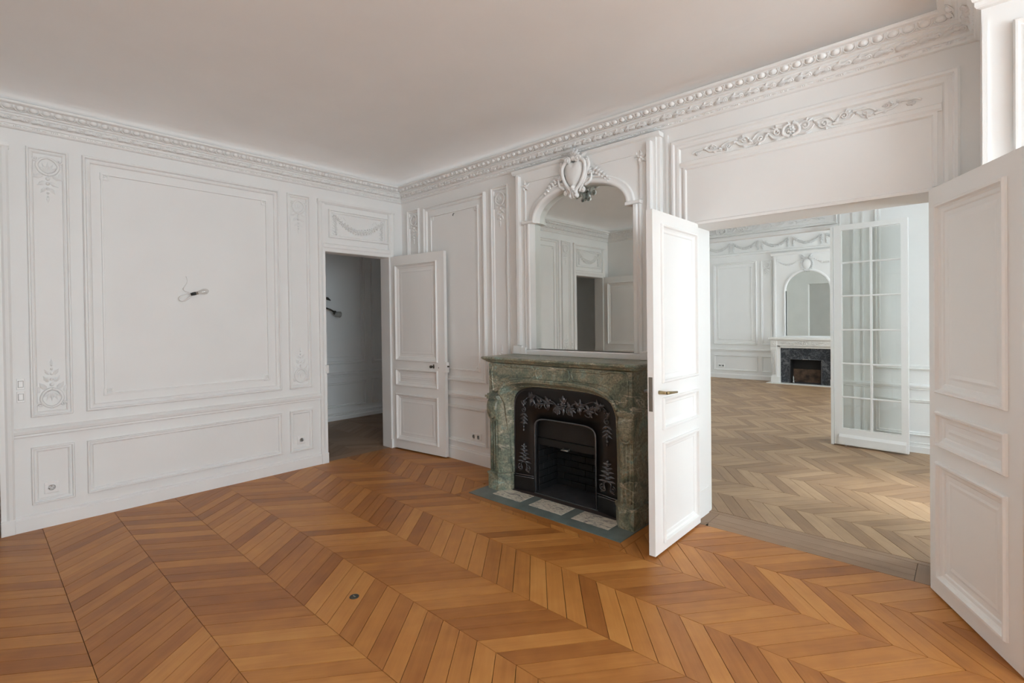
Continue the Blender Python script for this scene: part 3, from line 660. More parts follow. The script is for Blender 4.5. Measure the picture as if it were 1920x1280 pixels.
# windows on the street front
for i, (yc, ww) in enumerate(WIN_A + WIN_B + WIN_C):
    o = empty('window_%d' % (i + 1), (XR if i < 2 else XS, yc, 0), -PI / 2)
    tag(o, ('tall casement window of this room nearer the double doors', 'tall casement window of this room nearer the rear wall', 'tall casement window of the next room', 'tall casement window of the far room nearer the partition', 'tall casement window of the far room nearer the end wall')[i], 'window', kind='structure')
    h = ww / 2; fr = MB().box(-h, -h + .06, WZ0, 2.75, -.20, -.14).box(h - .06, h, WZ0, 2.75, -.20, -.14).box(-h, h, WZ0, .22, -.20, -.14).box(-h, h, 2.69, 2.75, -.20, -.14); fr.build('window_frame', M_DOOR, o)
    MB().box(-.05, .05, .22, 2.69, -.20, -.135).build('meeting_stile', M_DOOR, o)
    for a, b in ((-h + .06, -.05), (.05, h - .06)):
        for c, d in ((.22, 1.22), (1.25, 1.96), (1.99, 2.69)): MB().box(a, b, c, d, -.172, -.168).build('pane', M_GLASS, o)
        for c in (1.22, 1.96): MB().box(a, b, c, c + .03, -.185, -.155).build('glazing_bar', M_DOOR, o)

# ------------------------------------------------------------------ doors
def leaf(root, W, H, t, panels, z0=.008, mat=M_DOOR):
    holes = [(a, b, c, d) for a, b, c, d in panels]
    grid_wall(0, W, z0, H, t, holes).build('stile_frame', mat, root)
    for a, b, c, d in panels:
        p = MB().box(a, b, c, d, -t + .011, -.011); pn = p.build('panel', mat, root)
        MB().frame(a - .012, c - .012, b + .012, d + .012, P_DOOR).build('panel_moulding', mat, pn)
        bk = MB().frame(-b - .012, c - .012, -a + .012, d + .012, P_DOOR).build('panel_moulding', mat, pn); bk.rotation_euler = (0, 0, PI); bk.location = (0, t, 0)
        MB().frame(a + .06, c + .06, b - .06, d - .06, [(0, -.0112), (.012, -.009), (.014, -.009), (.03, -.0112)]).build('raised_field', mat, pn)
def lever(root, u, z, t, sgn=-1, back=True):
    p = MB().bbox(u - .018, u + .018, z - .135, z + .075, 0, .009, .003).build('escutcheon', M_STEEL, root)
    MB().lathe((u, z, .009), (0, 0, 1), [(0, .012), (.03, .009), (.045, .0085)], 10).tube([(u, z, .05), (u + sgn * .02, z, .055), (u + sgn * .10, z - .003, .056), (u + sgn * .135, z - .008, .052)], [.010, .0095, .008, .006], 8, .8).build('lever_handle', M_STEEL, root, True)
    MB().blob(u, z - .085, .0045, .009, .002, .0085).build('keyhole', M_BLACK, p)
    if back: MB().lathe((u, z, -t), (0, 0, -1), [(0, .012), (.03, .009), (.045, .0085)], 10).tube([(u, z, -t - .05), (u + sgn * .02, z, -t - .055), (u + sgn * .135, z - .008, -t - .052)], [.010, .0095, .006], 8, .8).build('lever_handle', M_BRASS, root, True)
# double doors: left leaf stands square to the wall, right leaf folded back past square
dL = empty('door_1', (3.372, -.004, 0), -PI / 2); tag(dL, 'tall white panelled door leaf with a steel lever beside the green fireplace', 'door', kind='structure')
leaf(dL, .662, 2.040, .040, [(.050, .550, .075, .650), (.050, .550, .750, .918), (.050, .550, 1.030, 1.955)], .012)
lever(dL, .598, .966, .040)
MB().box(.6615, .6635, .86, 1.06, -.032, -.008).build('lock_plate', M_STEEL, dL); MB().box(.662, .670, .95, .975, -.026, -.014).build('latch', M_STEEL, dL)
for z in (.25, 1.0, 1.8): MB().lathe((-.006, z, -.006), (0, 1, 0), [(-.05, .006), (.05, .006)], 8).build('hinge', M_DOOR, dL)
ang = math.atan2(-.645 + .058, 4.908 - 4.614)
dR = empty('door_2', (4.614, -.050, 0), ang); tag(dR, 'white panelled door leaf folded back against the pier, in shade', 'door', kind='structure')
def leafneg(root, W, H, t, panels, z0):
    ps = [(-b, -a, c, d) for a, b, c, d in panels]
    grid_wall(-W, 0, z0, H, t, ps).build('stile_frame', M_DOOR, root)
    for a, b, c, d in ps:
        pn = MB().box(a, b, c, d, -t + .011, -.011).build('panel', M_DOOR, root)
        MB().frame(a - .012, c - .012, b + .012, d + .012, P_DOOR).build('panel_moulding', M_DOOR, pn)
        MB().frame(a + .06, c + .06, b - .06, d - .06, [(0, -.0112), (.012, -.009), (.014, -.009), (.03, -.0112)]).build('raised_field', M_DOOR, pn)
leaf(dR, .668, 2.036, .036, [(.084, .575, .105, .665), (.084, .575, .768, .915), (.084, .575, 1.030, 1.935)], .012)
MB().lathe((.668, 0, -.018), (0, 1, 0), [(.012, .018), (2.036, .018)], 10).build('rounded_edge', M_DOOR, dR, True)
# side door, open against the fireplace wall; its twin by the rear wall is seen in the mirror
def side_door(name, loc, rz, label, mirror):
    d = empty(name, loc, rz); tag(d, label, 'door', kind='structure')
    pan = [(.075, .690, .118, .605), (.075, .690, .715, .880), (.075, .690, .990, 2.020)]
    if mirror: leafneg(d, .80, 2.125, .038, pan, .012)
    else: leaf(d, .80, 2.125, .038, pan, .014)
    s = -1 if mirror else 1
    MB().blob(s * .640, .936, .012, .026, .006).build('knob_plate', M_DARKMETAL, d, True)
    MB().lathe((s * .645, .936, .004), (0, 0, 1), [(0, .006), (.025, .006), (.03, .014), (.05, .015), (.056, .006)], 10).build('door_knob', M_DARKMETAL, d, True)
    MB().bbox(*sorted((s * .765, s * .822)), .880, .985, -.038, .006, .002).build('rim_lock', M_DOOR, d)
    MB().box(*sorted((s * .820, s * .840)), .935, .950, -.022, -.010).build('lock_bolt', M_DARKMETAL, d)
    MB().blob(s * .710, .925, .004, .007, .002).build('keyhole', M_BLACK, d)
    return d
side_door('door_3', (.026, -.170, 0), math.radians(6.8), 'white three-panel side door open against the fireplace wall', False)
side_door('door_4', (.026, YB + .170, 0), math.radians(180 - 6.8) + PI - PI, 'white three-panel door open against the rear wall, seen in the mirror', True)
# glazed leaf
gd = empty('door_5', (3.669, 3.051, 0), math.atan2(-.055, .642)); tag(gd, 'white glazed door leaf of twelve panes folded back in the next room', 'door', kind='structure')
GW, GH, GT = .645, 2.388, .042
us = [(.074, .328), (.345, .588)]; vs = [.192, .530, .893, 1.258, 1.622, 1.980, 2.332]
MB().box(0, .074, .012, GH, -GT, 0).build('stile', M_DOOR, gd); MB().box(.588, GW, .012, GH, -GT, 0).build('stile', M_DOOR, gd)
MB().box(.074, .588, 2.332, GH, -GT, 0).build('top_rail', M_DOOR, gd); MB().box(.074, .588, .012, .192, -GT, 0).build('bottom_rail', M_DOOR, gd)
MB().rail(.045, .628, [(.022, 0), (.022, .022), (.10, .022), (.128, .004), (.128, 0)]).build('weather_board', M_DOOR, gd)
MB().box(.328, .345, .192, 2.332, -GT + .006, -.004).build('glazing_bar', M_DOOR, gd)
for a, b in us:
    for i, (c, d) in enumerate(zip(vs, vs[1:])):
        MB().box(a, b, c + .009, d - .009, -.024, -.020).build('pane', M_GLASS, gd)
        if i: MB().rail(a, b, [(c - .009, -.034), (c - .009, -.010), (c - .003, -.004), (c + .003, -.004), (c + .009, -.010), (c + .009, -.034)]).build('glazing_bar', M_DOOR, gd)
MB().box(-.030, -.004, .004, GH - .01, -GT - .01, .012).build('hinge_post', M_DOOR, gd)
MB().lathe((.10, 0.0, -.02), (0, 1, 0), [(.0, .010), (.028, .009)], 8).build('door_stop', M_PLASTIC, gd)

# ------------------------------------------------------------------ green marble fireplace
FC = 2.464
fp = empty('fireplace', (FC, 0, 0)); tag(fp, 'green marble fireplace with a black cast-iron insert', 'fireplace')
# hearth
hs = MB().box(HX0 - FC, HX1 - FC, -.012, .004, -.16, -HY).build('hearth_slab', M_SLATE, fp)
for a, b in ((1.914, 2.211), (2.300, 2.607), (2.693, 2.995)): MB().box(a - FC, b - FC, 0, .0055, .337, .507).build('hearth_tile', M_TILE, hs)
MB().box(1.90 - FC, 3.02 - FC, 0, .0052, .275, .330).build('stone_strip', M_PINK, hs)
for sg in (-1, 1):
    def X(d): return sg * (.676 - d)
    def P(l): return [(X(a), b) for a, b in l] if sg < 0 else [(X(a), b) for a, b in l][::-1]
    lg = MB().plan(P([(0, .02), (0, .425), (.112, .425), (.132, .405), (.180, .345), (.180, .02)]), .004, .140).build('leg_base', M_GREEN, fp)
    MB().plan(P([(-.006, .02), (-.006, .432), (.114, .432), (.136, .410), (.186, .350), (.186, .02)]), .128, .146).build('base_moulding', M_GREEN, lg)
    sh = MB().plan(P([(.010, .02), (.010, .408), (.104, .408), (.124, .392), (.172, .340), (.172, .02)]), .146, .752).build('leg', M_GREEN, fp)
    for a in (.022, .050, .078): MB().tube([(X(a + .006), .175, .408), (X(a + .006), .575, .408)], .0085, 6, .9).build('flute', M_GREEN, sh, True)
    # console scroll bulging under the capital
    cs = MB(); rows = []
    for v, wv in ((.752, .420), (.735, .434), (.70, .446), (.66, .446), (.62, .434), (.592, .420), (.58, .405)):
        rows.append(cs.add([(X(.004), v, .395), (X(.004), v, wv - .006), (X(.014), v, wv), (X(.056), v, wv + .006), (X(.098), v, wv), (X(.108), v, wv - .006), (X(.108), v, .395)]))
    for a, b in zip(rows, rows[1:]):
        for k in range(6): cs.face(*((a + k, b + k, b + k + 1, a + k + 1) if sg < 0 else (a + k, a + k + 1, b + k + 1, b + k)))
    cs.face(*[rows[0] + k for k in range(7)]); cs.face(*[rows[-1] + k for k in range(7)]); cs.build('console', M_GREEN, sh, True)
    MB().stroke([(X(.008), .635), (X(.03), .592), (X(.056), .578), (X(.082), .592), (X(.104), .635)], .007, .007, .425).leaf(X(.056), .60, PI / 2, .11, .06, .014, .438).build('shell_carving', M_GREEN, sh, True)
    for v0, v1, e in ((.752, .768, .012), (.768, .784, .022), (.784, .797, .008)):
        MB().plan(P([(.006 - e, .02), (.006 - e, .418 + e), (.108 + e * .3, .418 + e), (.130, .398 + e), (.176, .345 + e * .4), (.176, .02)]), v0, v1).build('capital_moulding', M_GREEN, fp)
    MB().box(*sorted((X(.006), X(.05))), .797, 1.052, .02, .40).build('side_slab', M_GREEN, fp)
# frieze with the basket-arch opening
def arch(hw, z0, z1, n=28, p=3.0):
    out = []
    for i in range(n + 1):
        t = PI * i / n; c, s_ = math.cos(t), math.sin(t); out.append((hw * math.copysign(abs(c) ** (2 / p), c), z0 + (z1 - z0) * abs(s_) ** (2 / p)))
    return out
A_in = arch(.488, .66, .866, 40, 4.2); A_out = arch(.562, .66, .940, 40, 3.6)
fz = MB(); cols = [(-.668, .797), (-.562, .797)] + [(x, v) for x, v in A_out[::-1] if v > .80] + [(.562, .797), (.668, .797)]
k1 = fz.add([(x, v, .412) for x, v in cols]); k2 = fz.add([(x, 1.052, .412) for x, v in cols])
for i in range(len(cols) - 1): fz.face(k1 + i, k1 + i + 1, k2 + i + 1, k2 + i)
fz.box(-.668, -.64, .797, 1.052, .30, .411).box(.64, .668, .797, 1.052, .30, .411)
fz.build('frieze', M_GREEN, fp)
path = [(.488, .15)] + A_in[1:-1] + [(-.488, .15)]
ap = MB(); rings = []
for i, (x, v) in enumerate(path):
    # blend from the insert plane out to the frieze plane along the arch normal
    ox, ov = (A_out[min(max(i, 0), len(A_out) - 1)] if 0 < i < len(path) - 1 else (math.copysign(.50, x), .15))
    d = Vector((ox - x, ov - v)); 
    prof = [(0, .285), (.02, .30), (.10, .318), (.16, .345), (.40, .372), (.62, .402), (.72, .424), (.92, .430), (1.02, .412)]
    if i in (0, len(path) - 1): prof = [(a, min(b, .345)) for a, b in prof]
    if v < .80 and 0 < i < len(path) - 1: d *= max(.22, min(1, (v - .62) / .16))
    rings.append(ap.add([(x + d.x * a, v + d.y * a, b if v > .78 else .285 + (b - .285) * max(.42, min(1, (v - .60) / .18))) for a, b in prof]))
for a, b in zip(rings, rings[1:]):
    for j in range(8): ap.face(a + j, a + j + 1, b + j + 1, b + j)
ap.build('arch_moulding', M_GREEN, fp, True)
AM = [(x, v) for x, v in A_out if v > .80]
MB().tube([(x, v, .424) for x, v in [(.562, .797)] + AM + [(-.562, .797)]], .011, 6).build('arch_bead', M_GREEN, fp, True)
AI = [(x + (p - x) * .28, v + (q - v) * .28) for (x, v), (p, q) in zip(A_in, A_out) if v > .79]
MB().tube([(x, v, .352) for x, v in AI], .008, 6).build('inner_bead', M_GREEN, fp, True)
cm = MB()
cm.stroke([(-.14, .952), (-.16, .99), (-.135, 1.035), (0, 1.04), (.135, 1.035), (.16, .99), (.14, .952)], .009, .009, .412, 4)
for sg in (-1, 1):
    cm.stroke([(sg * .19, .965), (sg * .19, 1.03), (sg * .42, 1.03)], 0.009, .009, .412, 6); cm.stroke([(sg * .62, .82), (sg * .62, 1.03), (sg * .42, 1.03)], 0.009, .009, .412, 6); cm.stroke([(sg * .62, .82), (sg * .578, .82), (sg * .56, .88), (sg * .49, .935), (sg * .36, .958), (sg * .19, .965)], 0.009, .009, .412, 5)
cm.build('frieze_carving', M_GREEN, fp, True)
# shelf
sf = MB(); sp = [(.640 + .03, 1.052), (.690, 1.058), (.702, 1.066), (.706, 1.074), (.722, 1.080), (.730, 1.090), (.728, 1.100), (.720, 1.104)]
rings = []
for e, v in sp:
    rings.append(sf.add([(-e, v, .0), (-e, v, e - .286), (-e + .03, v, e - .272), (e - .03, v, e - .272), (e, v, e - .286), (e, v, .0)]))
for a, b in zip(rings, rings[1:]):
    for i in range(5): sf.face(a + i, a + i + 1, b + i + 1, b + i)
sf.face(*[rings[0] + i for i in reversed(range(6))]); sf.face(*[rings[-1] + i for i in range(6)]); sf.build('mantel_shelf', M_GREEN, fp)
# cast-iron insert
ins = empty('cast_iron_insert'); ins.parent = fp
IW, OW, OH = .505, .290, .615
pl = MB(); outer = arch(IW, .62, .885, 26, 4.2); inner = arch(OW, .45, OH, 26, 6.0)
outer = [(IW, .02)] + outer + [(-IW, .02)]; inner = [(OW, .02)] + inner + [(-OW, .02)]
def bow(x): return .272 + .030 * max(0, (abs(x) - OW) / (IW - OW)) ** 1.6
a = pl.add([(x, v, bow(x)) for x, v in outer]); mid = pl.add([((x + p) / 2, (v + q) / 2, bow((x + p) / 2)) for (x, v), (p, q) in zip(outer, inner)]); b = pl.add([(x, v, .272) for x, v in inner]); c = pl.add([(x, v, .235) for x, v in inner])
for i in range(len(outer) - 1):
    for p, q in ((a, mid), (mid, b), (b, c)): pl.face(p + i, p + i + 1, q + i + 1, q + i)
pl.build('iron_plate', M_IRON, ins, True)
MB().tube([(x, v, .276) for x, v in inner], .008, 6).build('opening_rim', M_IRONR, ins, True)
sc_ = .965; MB().tube([(x * sc_, .02 + (v - .02) * .97, bow(x * sc_) + .002) for x, v in outer], .004, 5).build('outer_bead', M_IRONR, ins, True)
for sg in (-1, 1):
    pts = [(sg * (OW + .012), .276), (sg * (OW + .06), .283), (sg * (OW + .13), .296), (sg * (IW - .012), .306)]
    base = pts + [(sg * (IW - .012), .25), (sg * (OW + .012), .25)]
    MB().plan(base if sg < 0 else base[::-1], .006, .118).build('plinth', M_IRON, ins)
    for z in (.122, .138): MB().tube([(p[0], z, p[1] + .003) for p in pts], .0045, 5).build('plinth_bead', M_IRONR, ins, True)
    cn = MB(); cx = sg * (OW + .105); w0 = .287
    for kk in range(5): cn.blob(cx, .385 - kk * .030, .010 + .003 * kk, .013, .012, w0)
    for kk in range(5):
        for s2 in (-1, 1): cn.leaf(cx, .36 - kk * .030, PI / 2 + s2 * (.9 + .10 * kk), .034 + .011 * kk, .020, .012, w0, s2 * .5)
    for s2 in (-1, 1): cn.spiral(cx + s2 * .042, .195, .026, 1.2, PI / 2, -s2, .005, w0 + .005); cn.stroke([(cx, .25), (cx + s2 * .03, .225), (cx + s2 * .02, .18), (cx + s2 * .055, .165)], .006, .004, w0 + .005)
    cn.build('candelabra_relief', M_IRONR, ins, True)
    dr = MB()
    for kk in range(5): dr.blob(cx, .61 - kk * .026, .015 - .002 * kk, .013, .012, w0)
    for kk in range(3):
        for s2 in (-1, 1): dr.leaf(cx, .64 - kk * .03, -PI / 2 + s2 * .9, .048, .021, .012, w0, s2 * .4)
    dr.spiral(cx, .672, .026, 1.3, PI / 2, sg, .006, w0 + .005); dr.rosette(cx - sg * .01, .735, .022, .012, w0, 5); dr.leaf(cx, .70, PI / 2 - sg * .5, .05, .018, .012, w0)
    dr.build('pendant_relief', M_IRONR, ins, True)
tp = MB(); rr = random.Random(5)
for sg in (-1, 1):
    for kk, (u, v, r) in enumerate(((.065, .705, .038), (.150, .730, .034), (.235, .712, .034), (.318, .745, .036))):
        tp.spiral(sg * u, v, r, 1.2, PI / 2 + kk, -sg if kk % 2 else sg, .0055, .284)
        for q in range(6): tp.leaf(sg * u, v + .02, rr.uniform(0, 2 * PI), .058, .022, .016, .277, rr.uniform(-.6, .6))
        tp.blob(sg * u + .02, v + .045, .010, .010, .012, .277)
    tp.stroke([(sg * .03, .70), (sg * .10, .765), (sg * .19, .77), (sg * .28, .80), (sg * .36, .77)], .007, .004, .282); tp.stroke([(sg * .36, .77), (sg * .40, .73), (sg * .395, .69)], .006, .004, .287)
tp.rosette(0, .745, .032, .014, .277, 7); tp.leaf(0, .77, PI / 2, .055, .03, .014, .277); tp.leaf(0, .72, -PI / 2, .05, .022, .012, .277)
for sg in (-1, 1): tp.leaf(0, .76, PI / 2 + sg * .7, .05, .022, .014, .277)
tp.build('scroll_relief', M_IRONR, ins, True)
# firebox
fbx = empty('firebox'); fbx.parent = fp
MB().box(-OW - .02, OW + .02, .003, .008, -.03, .262).build('firebox_floor', M_ASH, fbx)
MB().box(-OW - .025, OW + .025, 0, .66, -.16, -.030).build('back_mortar', M_MORTAR, fbx)
MB().box(-OW - .03, -OW - .006, .008, .66, -.03, .235).build('side_mortar', M_MORTAR, fbx); MB().box(OW + .006, OW + .03, .008, .66, -.03, .235).build('side_mortar', M_MORTAR, fbx)
MB().box(-OW - .03, OW + .03, .60, .66, -.05, .235).build('firebox_top', M_SOOT, fbx)
ch = .056
for r in range(7):
    z = .012 + r * ch; of = (r % 2) * .07
    x = -OW + .005 - of
    while x < OW:
        a, b = max(x, -OW - .004), min(x + .138, OW + .004)
        if b - a > .02: MB().bbox(a, b, z, z + ch - .005, -.030, -.016, .002).build('firebrick', M_BRICK, fbx)
        x += .142
    for sg in (-1, 1):
        y = -.03 - of
        while y < .23:
            a, b = max(y, -.014), min(y + .138, .232)
            if b - a > .02:
                o = MB().bbox(0, b - a, z, z + ch - .005, 0, .014, .002).build('firebrick', M_BRICK, fbx)
                if sg < 0: place(o, (-OW - .006, -b, 0), PI / 2)
                else: place(o, (OW + .006, -a, 0), -PI / 2)
            y += .142
MB().bbox(-OW - .004, OW + .004, .455, .612, .205, .232, .003).build('hood_plate', M_SOOT, fbx); MB().bbox(-OW - .004, OW + .004, .395, .452, .200, .238, .003).build('hood_shutter', M_SOOT, fbx)
hk = MB().tube([(-.03, .402, .24), (-.02, .398, .268), (.02, .398, .268), (.03, .402, .24)], .006, 6).box(-.032, .032, .392, .400, .24, .275); hk.build('shutter_handle', M_STEEL, fbx, True)

# ------------------------------------------------------------------ overmantel mirror
TC = 2.471
om = empty('overmantel_mirror', (TC, 0, 0)); tag(om, 'arched overmantel mirror in a carved white surround above the green mantel', 'mirror')
ZB, ZT = 1.106, 2.716; MW, MZ0, SP = .491, 1.152, 2.236
Aop = [(.438 * math.cos(t), SP + .232 * abs(math.sin(t)) ** .85) for t in [PI * i / 28 for i in range(29)]]
# front board with the opening, built as strips
fb_ = MB(); WF = .058
fb_.box(-.665, -MW - .004, ZB, SP, .004, WF); fb_.box(MW + .004, .665, ZB, SP, .004, WF); fb_.box(-MW, MW, ZB, MZ0, .004, WF)
k1 = fb_.add([(x * 1.01, v + .004, WF) for x, v in Aop]); k2 = fb_.add([(-.665 + 1.33 * (28 - i) / 28, ZT, WF) for i in range(29)]); k3 = fb_.add([(x * 1.01, v + .004, .004) for x, v in Aop])
for i in range(28): fb_.face(k1 + i, k2 + i, k2 + i + 1, k1 + i + 1); fb_.face(k1 + i, k1 + i + 1, k3 + i + 1, k3 + i)
q = fb_.add([(.665, SP, WF), (-.665, SP, WF)]); fb_.face(k1, q, k2); fb_.face(k1 + 28, k2 + 28, q + 1)
fb_.box(-.665, -.66, SP, ZT, .004, WF - .001); fb_.box(.66, .665, SP, ZT, .004, WF - .001); fb_.box(-.665, .665, ZT - .005, ZT, .004, WF - .001)
q = fb_.add([(-MW, SP, WF), (-.438, SP, WF), (-.438, SP, -.02), (-MW, SP, -.02), (.438, SP, WF), (MW, SP, WF), (MW, SP, -.02), (.438, SP, -.02)]); fb_.face(q, q + 3, q + 2, q + 1); fb_.face(q + 4, q + 7, q + 6, q + 5)
fb_.build('surround_board', M_TRIM, om)
gl = MB(); go = [(-MW, MZ0), (MW, MZ0), (MW, SP)] + Aop + [(-MW, SP)]
gl.poly(go, -.003, .003); g0 = gl.build('mirror_glass', M_MIRROR, om); g0.location = (0, -.0115, 0); g0.rotation_euler = (0, 0, -.014)
fr = [(0, WF), (.000, .078), (.010, .088), (.030, .086), (.040, .074), (.056, .080), (.064, .076), (.066, WF)]
s1 = MB().sweep([(-MW, SP), (-MW, MZ0 - .002)], [(-d, h) for d, h in fr]); s1 = MB()
for sg in (-1, 1):
    q = MB(); ks = [q.add([(sg * (MW + d), MZ0, h), (sg * (MW + d), SP, h)]) for d, h in [(0, .004)] + fr]
    for a, b in zip(ks, ks[1:]): q.face(*((a, b, b + 1, a + 1) if sg > 0 else (a, a + 1, b + 1, b)))
    q.face(*[k + 1 for k in ks]); q.build('mirror_frame', M_TRIM, om)
    MB().bbox(*sorted((sg * (MW + .072), sg * .438)), SP - .004, SP + .020, .058, .100, .004).build('impost_block', M_TRIM, om)
    MB().bbox(*sorted((sg * .606, sg * .690)), ZB, 2.700, .002, .040, .003).build('side_pilaster', M_TRIM, om)
    MB().bbox(*sorted((sg * .608, sg * .640)), ZB + .08, 2.66, .04, .092, .003).build('pilaster_fillet', M_TRIM, om)
    MB().bbox(*sorted((sg * .600, sg * .700)), ZB, ZB + .075, .002, .082, .003).build('pilaster_plinth', M_TRIM, om)
    MB().bbox(*sorted((sg * .545, sg * .598)), ZB, ZB + .060, .002, .090, .003).build('frame_plinth', M_TRIM, om)
    cf = MB().rosette(sg * .555, 2.565, .034, .016, .060, 5, .3)
    for a in (.2, 1.5, 2.8, 4.2, 5.3): cf.leaf(sg * .555, 2.565, a, .055, .018, .012, .060, .4)
    cf.build('corner_flower', M_TRIM, om, True)
    MB().sweep([(sg * .555, SP + .03), (sg * .555, 2.53)], [(-.008, WF), (-.008, .070), (.008, .070), (.008, WF)]).build('spandrel_moulding', M_TRIM, om)
    MB().sweep([(sg * .52, 2.60), (sg * .17, 2.60)], [(-.008, WF), (-.008, .070), (.008, .070), (.008, WF)]).build('spandrel_moulding', M_TRIM, om)
MB().rail(-MW - .07, MW + .07, [(MZ0 - .046, .004), (MZ0 - .046, .078), (MZ0 - .010, .084), (MZ0, .074), (MZ0, .008)]).build('mirror_sill', M_TRIM, om)
ar = MB(); rings = []
for i, (x, v) in enumerate(Aop):
    a = Vector(Aop[max(0, i - 1)]); b = Vector(Aop[min(28, i + 1)]); t = (b - a).normalized(); nn = Vector((t.y, -t.x))
    rings.append(ar.add([(x + nn.x * d, v + nn.y * d, h) for d, h in [(0, .004)] + fr]))
for a, b in zip(rings, rings[1:]):
    for j in range(len(fr)): ar.face(a + j, a + j + 1, b + j + 1, b + j)
ar.build('arch_frame', M_TRIM, om, True)
MB().rail(-.700, .700, [(ZT - .030, .004), (ZT - .030, .062), (ZT - .020, .074), (ZT - .006, .080), (ZT, .080), (ZT, .004)]).build('crown_moulding', M_TRIM, om)
# rococo cartouche
ca = empty('cartouche'); ca.parent = om; ca.location = (-.012, -.075, 2.555)
sh = MB(); pts = [(0, -.115), (.052, -.07), (.085, .0), (.080, .07), (.045, .105), (0, .09), (-.045, .105), (-.080, .07), (-.085, 0), (-.052, -.07)]
rings = [sh.add([(x * k, v * k, h) for x, v in catmull(pts + pts[:1], 3)[:-1]]) for k, h in ((1.0, -.02), (.97, .022), (.80, .036), (.45, .046))]
for a, b in zip(rings, rings[1:]):
    for i in range(30): j = (i + 1) % 30; sh.face(a + i, a + j, b + j, b + i)
sh.face(*[rings[-1] + i for i in range(30)]); sh.build('shield', M_TRIM, ca, True)
rm = MB()
for sg in (-1, 1):
    rm.stroke([(sg * .03, .112), (sg * .075, .105), (sg * .108, .06), (sg * .102, -.01), (sg * .072, -.075), (sg * .030, -.125), (sg * .022, -.165)], .017, .014, .028, 5)
    rm.stroke([(sg * .125, .085), (sg * .138, .05), (sg * .118, .0), (sg * .098, -.05), (sg * .075, -.10), (sg * .05, -.145)], .014, .012, .014, 5)
    rm.spiral(sg * .045, .108, .030, 1.2, 0 if sg > 0 else PI, sg, .011, .036); rm.spiral(sg * .118, .088, .022, 1.1, PI / 2, -sg, .009, .02); rm.blob(sg * .028, -.172, .018, .020, .03, .02)
    rm.leaf(sg * .06, .125, PI / 2 - sg * .9, .07, .028, .022, .012, -sg * .8); rm.leaf(sg * .10, .02, -sg * .25 + (0 if sg > 0 else PI), .05, .03, .02, 0, sg * .6); rm.leaf(sg * .085, -.05, -sg * .6 + (0 if sg > 0 else PI), .05, .03, .02, 0, sg * .6)
rm.build('scrolled_rim', M_TRIM, ca, True)
cr = MB()
for i in range(-3, 4): cr.leaf(0, .120, PI / 2 + i * .40, .088 - .010 * abs(i), .030, .030, .012, i * .12)
cr.blob(0, .125, .030, .022, .04, .012); cr.build('crest_leaf', M_TRIM, ca, True)
dp = MB()
for s2 in (-1, 0, 1): dp.leaf(0, -.115, -PI / 2 + s2 * .45, .075, .034, .030, .020, s2 * .3)
dp.blob(0, -.11, .022, .024, .03, .03); dp.build('drop_leaf', M_TRIM, ca, True)
for sg in (-1, 1):
    wg = MB(); z = -.045
    wg.stroke([(sg * .10, z - .055), (sg * .145, z - .03), (sg * .158, z + .012), (sg * .150, z + .040)], .014, .008, .012); wg.spiral(sg * .140, z + .032, .020, 1.1, 0 if sg > 0 else PI, sg, .009, .014)
    for kk in range(6):
        u = .17 + kk * .026; v = -.012 - kk * .010 - .0016 * kk * kk
        wg.leaf(sg * u, v, (PI / 2 - sg * .5) - sg * .12 * kk, .050 - .005 * kk, .024, .020, 0, -sg * .9); wg.blob(sg * u, v - .006, .014 - .001 * kk, .012, .018, 0)
    wg.stroke([(sg * .05, -.12), (sg * .09, -.075), (sg * .15, -.052), (sg * .24, -.062)], .016, .006, .006); wg.spiral(sg * .080, -.138, .020, 1.2, PI / 2, -sg, .010, .016)
    wg.build('foliage_spray', M_TRIM, ca, True)

# ------------------------------------------------------------------ white marble fireplace and mirror of the far room
FX = 2.243
wfp = empty('fireplace', (FX, YF, 0)); tag(wfp, 'white marble fireplace with dark veined slips in the far room', 'fireplace')
MB().box(-.70, .70, -.012, .012, 0, .46).build('hearth_slab', M_WMARBLE, wfp)
for sg in (-1, 1):
    def X(d): return sg * (.632 - d)
    MB().bbox(*sorted((X(0), X(.17))), .012, .14, .02, .36, .006).build('leg_base', M_WMARBLE, wfp)
    lg = MB(); rows = []
    for v, wv, e in ((.14, .335, .010), (.30, .330, .014), (.50, .332, .012), (.64, .350, .004), (.72, .362, 0), (.78, .352, .0)): rows.append(lg.add([(X(e), v, .02), (X(e), v, wv), (X(.115), v, wv), (X(.115), v, .30), (X(.165), v, .29), (X(.165), v, .02)]))
    for a, b in zip(rows, rows[1:]):
        for k in range(5): lg.face(*((a + k, b + k, b + k + 1, a + k + 1) if sg < 0 else (a + k, a + k + 1, b + k + 1, b + k)))
    lg.face(*[rows[-1] + k for k in range(6)]); lg.build('leg', M_WMARBLE, wfp)
    for a in (.035, .06, .085): MB().tube([(X(a), .18, .332), (X(a), .5, .334), (X(a), .70, .358)], .008, 6).build('flute', M_WMARBLE, wfp, True)
    MB().bbox(*sorted((X(-.004), X(.125))), .78, .915, .02, .372, .008).rosette(X(.06), .848, .036, .012, .372, 6).build('corner_block', M_WMARBLE, wfp)
MB().bbox(-.52, .52, .80, .915, .02, .355, .006).build('frieze', M_WMARBLE, wfp); put('frieze_carving', orn('mantel_frieze', orn_frieze, .90, .07, .010, 4), M_WMARBLE, wfp, 0, .858, .355)
MB().bbox(-.47, .47, .752, .80, .02, .31, .01).build('lintel', M_WMARBLE, wfp)
MB().bbox(-.665, .665, .925, .975, .0, .405, .010).build('mantel_shelf', M_WMARBLE, wfp); MB().bbox(-.645, .645, .912, .928, .0, .385, .006).build('shelf_moulding', M_WMARBLE, wfp)
